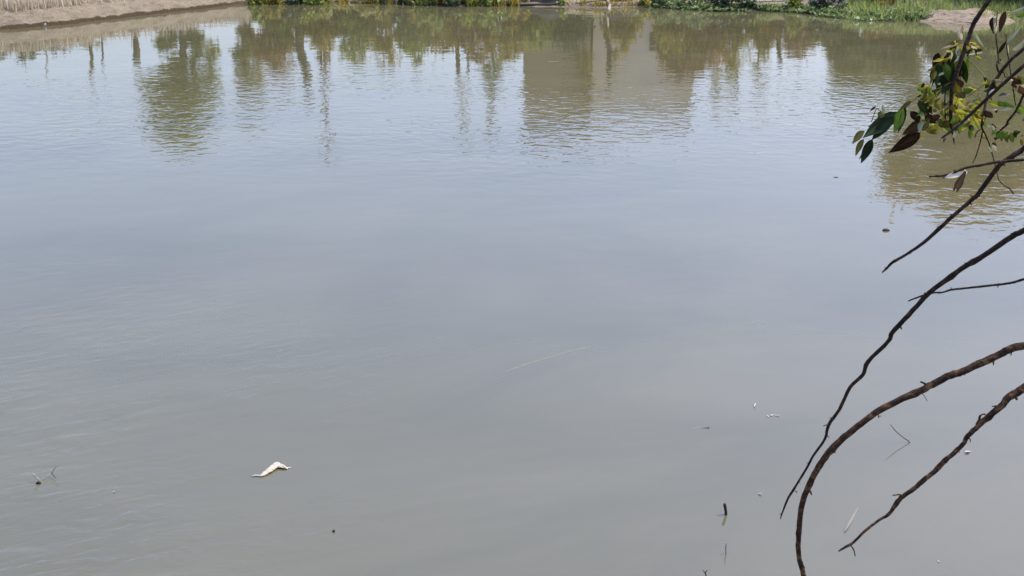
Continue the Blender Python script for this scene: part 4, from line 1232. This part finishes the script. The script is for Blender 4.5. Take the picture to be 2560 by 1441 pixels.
branch('I', [(2640, 930, 2.15, 14), (2565, 968, 2.15, 11.5), (2540, 984, 2.15, 11), (2520, 995, 2.15, 10), (2500, 1018, 2.15, 9), (2462, 1050, 2.15, 8.4), (2445, 1066, 2.15, 7), (2420, 1090, 2.15, 7), (2408, 1110, 2.15, 6), (2390, 1128, 2.15, 6.4), (2362, 1152, 2.15, 6.6), (2335, 1180, 2.15, 6.4), (2310, 1200, 2.15, 6.8), (2285, 1222, 2.15, 6.4), (2255, 1243, 2.15, 6.2), (2242, 1258, 2.15, 6.8), (2222, 1286, 2.15, 4.6), (2196, 1302, 2.15, 3.6), (2160, 1330, 2.15, 3.6), (2134, 1356, 2.15, 3.6), (2110, 1370, 2.15, 3.2), (2096, 1379, 2.15, 1.6)],
       n=4, mat='bark_red', root=rt(1.4), knots=8, spurs=[(2258, 1239, 2.15, 2232, 1239, 2.4), (2125, 1362, 2.15, 2138, 1391, 2.2), (2450, 1040, 2.15, 2440, 1062, 3.4), (2462, 1036, 2.15, 2449, 1040, 2.4), (2392, 1128, 2.15, 2399, 1132, 1.6), (2345, 1170, 2.15, 2346, 1178, 1.6), (2421, 1096, 2.15, 2425, 1106, 1.8), (2318, 1196, 2.15, 2317, 1201, 1.6)])


def leaf(u0, v0, u1, v1, w, mat, Y=2.9, *args, **kw):
    """one blade, or for the broad yellow sprays a fan of three narrow leaflets"""
    if mat in ('yellow', 'gold') and w >= 12:
        sd_ = kw.pop('seed', 0)
        du, dv = u1 - u0, v1 - v0
        ln = math.hypot(du, dv)
        for j, ang in enumerate((-0.75, -0.1, 0.5)):
            f = (0.95, 1.1, 0.8)[j]
            ca, sa = math.cos(ang), math.sin(ang)
            off = (0.0, 0.12, 0.3)[j]
            blade(u0 + du * off, v0 + dv * off, u0 + du * off + f * (du * ca - dv * sa), v0 + dv * off + f * (du * sa + dv * ca), w * 0.5, 'olive' if j == sd_ % 3 else mat, Y + 0.01 * j, *args, seed=sd_ + 900 * j, **kw)
        return None
    return blade(u0, v0, u1, v1, w, mat, Y, *args, **kw)


def blade(u0, v0, u1, v1, w, mat, Y=2.9, roll=0.0, curl=0.25, fold=0.25, dY=0.0, tipw=0.0, parent=None, notch=False, seed=0, bend=0.0):
    """leaf blade from its stalk end (u0,v0) to its tip (u1,v1), w = width in photo pixels.
    roll turns the blade about its own length, fold creases it along the midrib, curl bends it back."""
    a, b = at(u0, v0, Y), at(u1, v1, Y + dY)
    ax = b - a
    ln = np.linalg.norm(ax); ax /= ln
    view = (a + b) / 2 - np.array([0, 0, CAM_H]); view /= np.linalg.norm(view)
    sd = np.cross(ax, view); sd /= np.linalg.norm(sd)
    nn = np.cross(sd, ax)
    if nn.dot(view) > 0: nn = -nn
    rr_ = random.Random(seed * 31 + int(u0))
    roll += rr_.uniform(-0.55, 0.55)
    fold *= rr_.uniform(1.0, 2.6)
    curl *= rr_.uniform(0.6, 1.9) * rr_.choice((1, 1, -1))
    dYr = rr_.uniform(-0.035, 0.035)
    c, s = math.cos(roll), math.sin(roll)
    sd, nn = sd * c + nn * s, nn * c - sd * s
    W = pxd(w, a) * 0.56 / max(0.5, abs(c))
    n = 9
    V, F = [], []
    rg = random.Random(seed * 7 + int(u0 * 3 + v0))
    ph = rg.uniform(0, 6)
    for i in range(n):
        t = i / (n - 1)
        prof = (math.sin(math.pi * t ** 0.80) ** 0.95) * (1.08 - 0.2 * t) + 0.02
        if notch: prof = 0.25 + 0.75 * min(1, t * 1.6) if t < 0.85 else 0.75
        p = a + ax * ln * t + nn * ln * curl * (t * t * -0.5 + 0.25 * t) + sd * ln * bend * math.sin(math.pi * t)
        if notch and i == n - 1:
            pass
        for j, q in enumerate((-1, -0.5, 0, 0.5, 1)):
            off = sd * W * prof * q + nn * W * prof * fold * abs(q) + nn * W * 0.10 * math.sin(7 * t + ph) * q * q
            pp = p + off
            if notch and i == n - 1:
                pp = pp + ax * ln * (0.10 if abs(q) == 0.5 else (-0.10 if q == 0 else -0.02))
            V.append(pp)
    for i in range(n - 1):
        for j in range(4):
            q = i * 5 + j
            F.append((q, q + 1, q + 6, q + 5))
    o = part('leaf', V, F, G[mat], parent or BR['A'][0])
    rib = o.data.attributes.new('rib', 'FLOAT', 'POINT')
    rib.data.foreach_set('value', np.tile(np.array([-0.35, 0.05, 0.75, 0.0, -0.1], dtype=np.float32), n))
    return o


A_, B_, C_, D_, E_ = (BR[k][0] for k in ('A', 'B', 'C', 'D', 'E'))
LV = [
    # big dark cluster at the left tip (held by the long green twig)
    (2244, 280, 2158, 348, 31, 'dark', 3.0, 0.2, 0.3, 0.2), (2238, 284, 2170, 318, 17, 'dark', 3.02, -0.5, 0.2, 0.3), (2235, 292, 2180, 352, 24, 'dark', 2.99, 0.5, 0.2, 0.2),
    (2162, 328, 2130, 360, 14, 'olive', 3.0, 0.3, 0.4, 0.2), (2160, 348, 2137, 391, 12, 'olive', 2.99, 0.6, 0.5, 0.3), (2181, 348, 2154, 409, 19, 'dark', 2.99, 0.2, 0.3, 0.3), (2178, 352, 2146, 398, 10, 'dark', 2.98, -0.6, 0.3, 0.3),
    (2259, 271, 2238, 334, 20, 'green', 2.98, 0.3, 0.2, 0.25), (2264, 268, 2243, 333, 12, 'dark', 2.985, -0.9, 0.2, 0.25),
    (2278, 252, 2244, 280, 9, 'olive', 2.99, 0.4, 0.3, 0.2), (2207, 262, 2210, 290, 8, 'sage', 3.01, 0.2, 0.2, 0.2), (2210, 284, 2194, 296, 14, 'olive', 3.01, 0.2, 0.2, 0.2), (2190, 266, 2174, 279, 5, 'brown', 3.02, 0.2, 0.2, 0.2),
    # dark brown pair
    (2302, 332, 2222, 383, 26, 'brown', 2.96, 0.2, 0.15, 0.15), (2312, 302, 2255, 338, 22, 'brown', 2.95, 0.3, 0.2, 0.2), (2276, 279, 2305, 306, 16, 'brown', 2.94, -0.3, 0.3, 0.2), (2318, 284, 2335, 310, 18, 'brown', 2.93, 0.4, 0.3, 0.2),
    (2296, 250, 2326, 300, 15, 'dark', 2.94, 0.3, 0.2, 0.2), (2308, 303, 2299, 331, 15, 'sage', 2.92, 0.5, 0.3, 0.2), (2255, 340, 2232, 352, 10, 'tan', 2.97, 0.5, 0.2, 0.2),
    # yellow green fans
    (2297, 246, 2340, 243, 18, 'yellow', 2.95, 0.6, 0.3, 0.3), (2310, 262, 2350, 232, 16, 'yellow', 2.94, -0.5, 0.3, 0.3), (2325, 258, 2348, 250, 12, 'gold', 2.93, 0.5, 0.3, 0.3), (2330, 270, 2352, 262, 10, 'sage', 2.93, 0.3, 0.3, 0.3),
    (2305, 328, 2344, 318, 22, 'yellow', 2.91, 0.4, 0.3, 0.3), (2318, 334, 2340, 328, 14, 'yellow', 2.91, -0.4, 0.3, 0.3), (2302, 332, 2313, 346, 10, 'gold', 2.91, 0.4, 0.3, 0.3), (2342, 302, 2358, 326, 14, 'yellow', 2.91, 0.3, 0.3, 0.3),
    (2352, 270, 2376, 268, 7, 'tan', 2.9, 0.2, 0.3, 0.3), (2330, 290, 2352, 294, 16, 'brown', 2.9, 0.2, 0.3, 0.3), (2352, 296, 2378, 318, 20, 'olive', 2.91, 0.4, 0.3, 0.3), (2362, 300, 2382, 330, 12, 'green', 2.91, 0.6, 0.3, 0.3),
    # drooping dark leaves left of branch A
    (2388, 142, 2319, 180, 14, 'olive', 2.95, 0.3, 0.35, 0.3), (2384, 140, 2332, 156, 8, 'yellow', 2.94, -0.7, 0.3, 0.3), (2375, 148, 2322, 212, 11, 'brown', 2.95, 0.4, 0.5, 0.3), (2340, 168, 2324, 214, 8, 'olive', 2.95, 0.6, 0.3, 0.3),
    (2363, 158, 2372, 205, 17, 'green', 2.92, 0.3, 0.2, 0.3), (2356, 165, 2340, 218, 14, 'dark', 2.94, 0.5, 0.2, 0.3), (2346, 170, 2362, 222, 16, 'dark', 2.95, -0.4, 0.2, 0.3), (2360, 182, 2344, 190, 6, 'sage', 2.91, 0.2, 0.2, 0.3), (2341, 178, 2334, 200, 7, 'yellow', 2.93, 0.5, 0.3, 0.3),
    (2384, 150, 2370, 228, 20, 'dark', 2.93, 0.3, 0.2, 0.3), (2410, 150, 2415, 210, 19, 'dark', 2.95, 0.3, 0.2, 0.25), (2402, 148, 2404, 186, 14, 'dark', 2.96, -0.5, 0.2, 0.25), (2424, 140, 2420, 185, 8, 'green', 2.96, 0.7, 0.2, 0.25), (2372, 205, 2355, 238, 14, 'dark', 2.93, 0.4, 0.3, 0.2), (2382, 178, 2392, 235, 14, 'olive', 2.94, 0.6, 0.3, 0.2),
    # crown of leaves where branch A is thickest
    (2400, 103, 2357, 125, 12, 'olive', 2.96, 0.4, 0.3, 0.3), (2398, 108, 2354, 122, 5, 'pale', 2.95, 0.2, 0.3, 0.3), (2396, 118, 2365, 140, 16, 'dark', 2.96, 0.3, 0.3, 0.3), (2408, 112, 2390, 118, 16, 'gold', 2.95, 0.3, 0.3, 0.3), (2414, 104, 2436, 110, 18, 'gold', 2.97, 0.5, 0.3, 0.3), (2418, 112, 2434, 126, 16, 'yellow', 2.97, -0.3, 0.3, 0.3),
    (2394, 140, 2392, 114, 10, 'pale', 2.93, 0.4, 0.3, 0.3), (2400, 120, 2396, 142, 8, 'yellow', 2.93, 0.4, 0.3, 0.3), (2416, 132, 2456, 122, 10, 'brown', 2.97, 0.5, 0.3, 0.3), (2414, 137, 2460, 131, 4.5, 'pale', 2.96, 0.2, 0.2, 0.3),
    (2405, 101, 2391, 65, 9, 'pale', 2.97, 0.4, 0.3, 0.4), (2403, 82, 2406, 61, 6, 'tan', 2.97, 0.5, 0.4, 0.4), (2404, 84, 2403, 74, 5, 'brown', 2.975, 0.5, 0.4, 0.4), (2435, 76, 2458, 122, 6, 'sage', 2.99, 0.5, 0.35, 0.3),
]
for i, a in enumerate(LV):
    a = a[:4] + (a[4] * (1.08 if a[5] in ('dark', 'olive', 'brown', 'green') else 1.0),) + a[5:]
    leaf(*a, parent=A_, seed=i)
LC = [
    # hanging dead leaves and long blades on the right
    (2484, 42, 2482, 86, 9, 'brown', 2.88, 0.4, 0.3, 0.4), (2492, 44, 2480, 68, 9, 'sage', 2.885, 0.5, 0.3, 0.4), (2491, 65, 2489, 86, 4, 'pale', 2.87, 0.2, 0.2, 0.3), (2514, 28, 2500, 83, 14, 'brown', 2.9, 0.3, 0.25, 0.35), (2512, 27, 2530, 31, 5, 'tan', 2.9, 0.3, 0.3, 0.3),
    (2496, 134, 2516, 100, 8, 'brown', 2.88, 0.5, 0.3, 0.4), (2512, 110, 2555, 65, 9, 'sage', 2.9, 0.7, 0.35, 0.3), (2530, 126, 2566, 98, 10, 'sage', 2.92, 0.7, 0.3, 0.3), (2526, 32, 2568, 18, 9, 'sage', 2.95, 0.4, 0.2, 0.3), (2540, 42, 2572, 34, 9, 'green', 2.96, 0.4, 0.2, 0.3),
    (2520, 112, 2521, 136, 3, 'pale', 2.88, 0.2, 0.1, 0.2), (2470, 198, 2460, 214, 13, 'yellow', 2.88, 0.4, 0.3, 0.3), (2486, 199, 2504, 203, 9, 'tan', 2.84, 0.3, 0.4, 0.4), (2480, 205, 2496, 224, 13, 'brown', 2.845, 0.3, 0.4, 0.4), (2472, 240, 2486, 222, 7, 'white', 2.82, 0.3, 0.4, 0.4), (2462, 213, 2474, 218, 10, 'dark', 2.86, 0.3, 0.3, 0.3),
    (2530, 194, 2556, 214, 12, 'brown', 2.87, 0.4, 0.5, 0.4), (2544, 190, 2566, 206, 10, 'rust', 2.88, 0.3, 0.5, 0.4), (2548, 216, 2566, 236, 14, 'rust', 2.86, 0.3, 0.5, 0.4), (2536, 206, 2540, 222, 10, 'brown', 2.85, 0.3, 0.5, 0.4), (2552, 214, 2568, 218, 6, 'pale', 2.85, 0.3, 0.5, 0.4), (2520, 196, 2534, 204, 8, 'pale', 2.86, 0.3, 0.5, 0.4),
    (2519, 238, 2494, 243, 11, 'slate', 2.84, 0.2, 0.2, 0.2), (2529, 232, 2514, 240, 3, 'tan', 2.84, 0.2, 0.1, 0.2),
    (2472, 274, 2497, 272, 10, 'tan', 2.8, 0.4, 0.4, 0.3), (2464, 276, 2482, 296, 16, 'brown', 2.805, 0.3, 0.4, 0.3), (2472, 253, 2494, 264, 10, 'green', 2.81, 0.4, 0.3, 0.3), (2470, 258, 2496, 266, 5, 'yellow', 2.8, 0.4, 0.3, 0.3),
    (2496, 252, 2512, 268, 12, 'green', 2.83, 0.3, 0.2, 0.3), (2508, 256, 2534, 268, 10, 'green', 2.83, 0.4, 0.2, 0.3), (2530, 272, 2500, 276, 8, 'sage', 2.82, 0.5, 0.2, 0.3), (2542, 262, 2564, 278, 10, 'green', 2.82, 0.5, 0.2, 0.3), (2538, 275, 2556, 284, 7, 'green', 2.83, 0.5, 0.2, 0.3),
]
for i, a in enumerate(LC):
    leaf(*a, parent=C_, seed=100 + i)
LB = [
    (2388, 276, 2406, 306, 22, 'yellow', 2.78, 0.4, 0.3, 0.3), (2384, 292, 2400, 318, 14, 'green', 2.79, 0.5, 0.3, 0.3), (2404, 272, 2426, 282, 14, 'gold', 2.79, 0.4, 0.3, 0.3), (2426, 272, 2452, 282, 16, 'yellow', 2.78, 0.5, 0.3, 0.3), (2430, 284, 2444, 318, 16, 'yellow', 2.77, 0.3, 0.3, 0.3), (2440, 282, 2452, 306, 9, 'gold', 2.77, 0.6, 0.3, 0.3),
    (2418, 262, 2437, 260, 9, 'tan', 2.79, 0.3, 0.4, 0.3), (2424, 264, 2432, 270, 6, 'rust', 2.785, 0.3, 0.4, 0.3), (2410, 308, 2392, 324, 13, 'green', 2.77, 0.4, 0.3, 0.3), (2402, 312, 2398, 336, 9, 'green', 2.78, 0.5, 0.3, 0.3), (2434, 316, 2424, 350, 10, 'green', 2.76, 0.4, 0.3, 0.3), (2424, 312, 2434, 326, 11, 'dark', 2.765, 0.4, 0.3, 0.3),
    (2400, 230, 2412, 246, 14, 'olive', 2.86, 0.4, 0.3, 0.3), (2408, 222, 2436, 226, 14, 'green', 2.86, 0.7, 0.3, 0.3), (2420, 216, 2442, 228, 8, 'yellow', 2.86, 0.7, 0.3, 0.3), (2388, 210, 2402, 240, 18, 'olive', 2.88, 0.4, 0.3, 0.3), (2386, 236, 2400, 262, 16, 'yellow', 2.87, 0.6, 0.3, 0.3), (2378, 262, 2392, 280, 12, 'olive', 2.87, 0.4, 0.3, 0.3),
    (2382, 345, 2388, 332, 9, 'sage', 2.75, 0.4, 0.3, 0.3), (2364, 344, 2359, 358, 5, 'rust', 2.72, 0.4, 0.3, 0.3),
]
for i, a in enumerate(LB):
    leaf(*a, parent=B_, seed=200 + i)
C6 = BR['C6'][0]
for i, a in enumerate([
        (2494, 328, 2478, 338, 13, 'green', 2.79, 0.3, 0.2, 0.3), (2498, 328, 2493, 349, 10, 'green', 2.79, 0.4, 0.2, 0.3), (2507, 328, 2503, 354, 11, 'green', 2.79, 0.3, 0.2, 0.3), (2519, 330, 2518, 358, 12, 'green', 2.79, 0.4, 0.2, 0.3), (2530, 332, 2532, 358, 12, 'green', 2.79, 0.3, 0.2, 0.3),
        (2534, 330, 2540, 346, 9, 'dark', 2.79, 0.3, 0.2, 0.3), (2534, 328, 2552, 332, 12, 'dark', 2.79, 0.3, 0.2, 0.3), (2478, 314, 2486, 328, 9, 'sage', 2.79, 0.3, 0.2, 0.3), (2468, 312, 2478, 320, 8, 'sage', 2.79, 0.5, 0.2, 0.3),
        (2480, 362, 2492, 378, 8, 'pale', 2.78, 0.4, 0.3, 0.3), (2482, 356, 2490, 370, 9, 'dark', 2.785, 0.4, 0.3, 0.3), (2470, 366, 2480, 380, 8, 'sage', 2.79, 0.4, 0.3, 0.3)]):
    leaf(*a, parent=C6, seed=300 + i)
branch('T14', [(2482, 332, 2.79, 0.9), (2505, 326, 2.79, 0.9), (2530, 330, 2.79, 0.8), (2545, 330, 2.79, 0.6)], mat='greenstem', name='twig', parent=tree)
leaf(2362, 445, 2416, 430, 13, 'white', 2.46, 0.3, 0.3, 0.3, parent=E_, seed=400)
leaf(2412, 424, 2414, 438, 9, 'white', 2.455, 0.5, 0.5, 0.5, parent=E_, seed=401)
leaf(2414, 428, 2389, 476, 17, 'rust', 2.45, 0.2, 0.2, 0.2, parent=E_, seed=402, notch=True)
rg = random.Random(78)
for i in range(26):                     # sunlit sprigs round the middle of branch A
    u = rg.uniform(2352, 2440); v = 108 + rg.uniform(-12, 26) + abs(u - 2400) * 0.35
    a = rg.uniform(0.2, 2.9); l = rg.uniform(14, 34)
    leaf(u, v, u + l * math.cos(a), v + l * math.sin(a) * 0.7, rg.uniform(4, 9), rg.choice(['yellow', 'gold', 'olive', 'pale', 'dark', 'yellow']), rg.uniform(2.9, 2.99), rg.uniform(-0.8, 0.8), 0.45, 0.4, parent=A_, seed=800 + i)
rg = random.Random(77)
for i in range(130):                     # small inner leaflets that thicken the clump
    u = rg.uniform(2296, 2462); v = 246 + (u - 2300) * 0.30 + rg.uniform(-42, 46)
    a = rg.uniform(0, 6.28); l = rg.uniform(9, 24)
    leaf(u, v, u + l * math.cos(a), v + abs(l * math.sin(a)) + 3, rg.uniform(4, 10), rg.choice(['yellow', 'olive', 'green', 'dark', 'brown', 'yellow', 'olive', 'yellow', 'green']), rg.uniform(2.88, 3.03), rg.uniform(-0.9, 0.9), 0.35, 0.3, parent=A_, seed=500 + i)
for i in range(22):                     # shrivelled bits on the right-hand twigs
    u = rg.uniform(2465, 2562); v = rg.uniform(180, 350)
    a = rg.uniform(0, 6.28); l = rg.uniform(8, 18)
    leaf(u, v, u + l * math.cos(a), v + abs(l * math.sin(a)) + 2, rg.uniform(3, 8), rg.choice(['green', 'olive', 'brown', 'dark', 'rust', 'green']), rg.uniform(2.76, 2.95), rg.uniform(-0.9, 0.9), 0.5, 0.5, parent=C_, seed=700 + i)
for i in range(34):
    u = rg.uniform(2340, 2400); v = rg.uniform(130, 215)
    l = rg.uniform(20, 42)
    leaf(u, v, u - l * rg.uniform(-0.2, 0.6), v + l, rg.uniform(9, 17), rg.choice(['dark', 'olive', 'dark', 'green', 'brown']), rg.uniform(2.94, 3.02), rg.uniform(-0.9, 0.9), 0.35, 0.3, parent=A_, seed=600 + i)
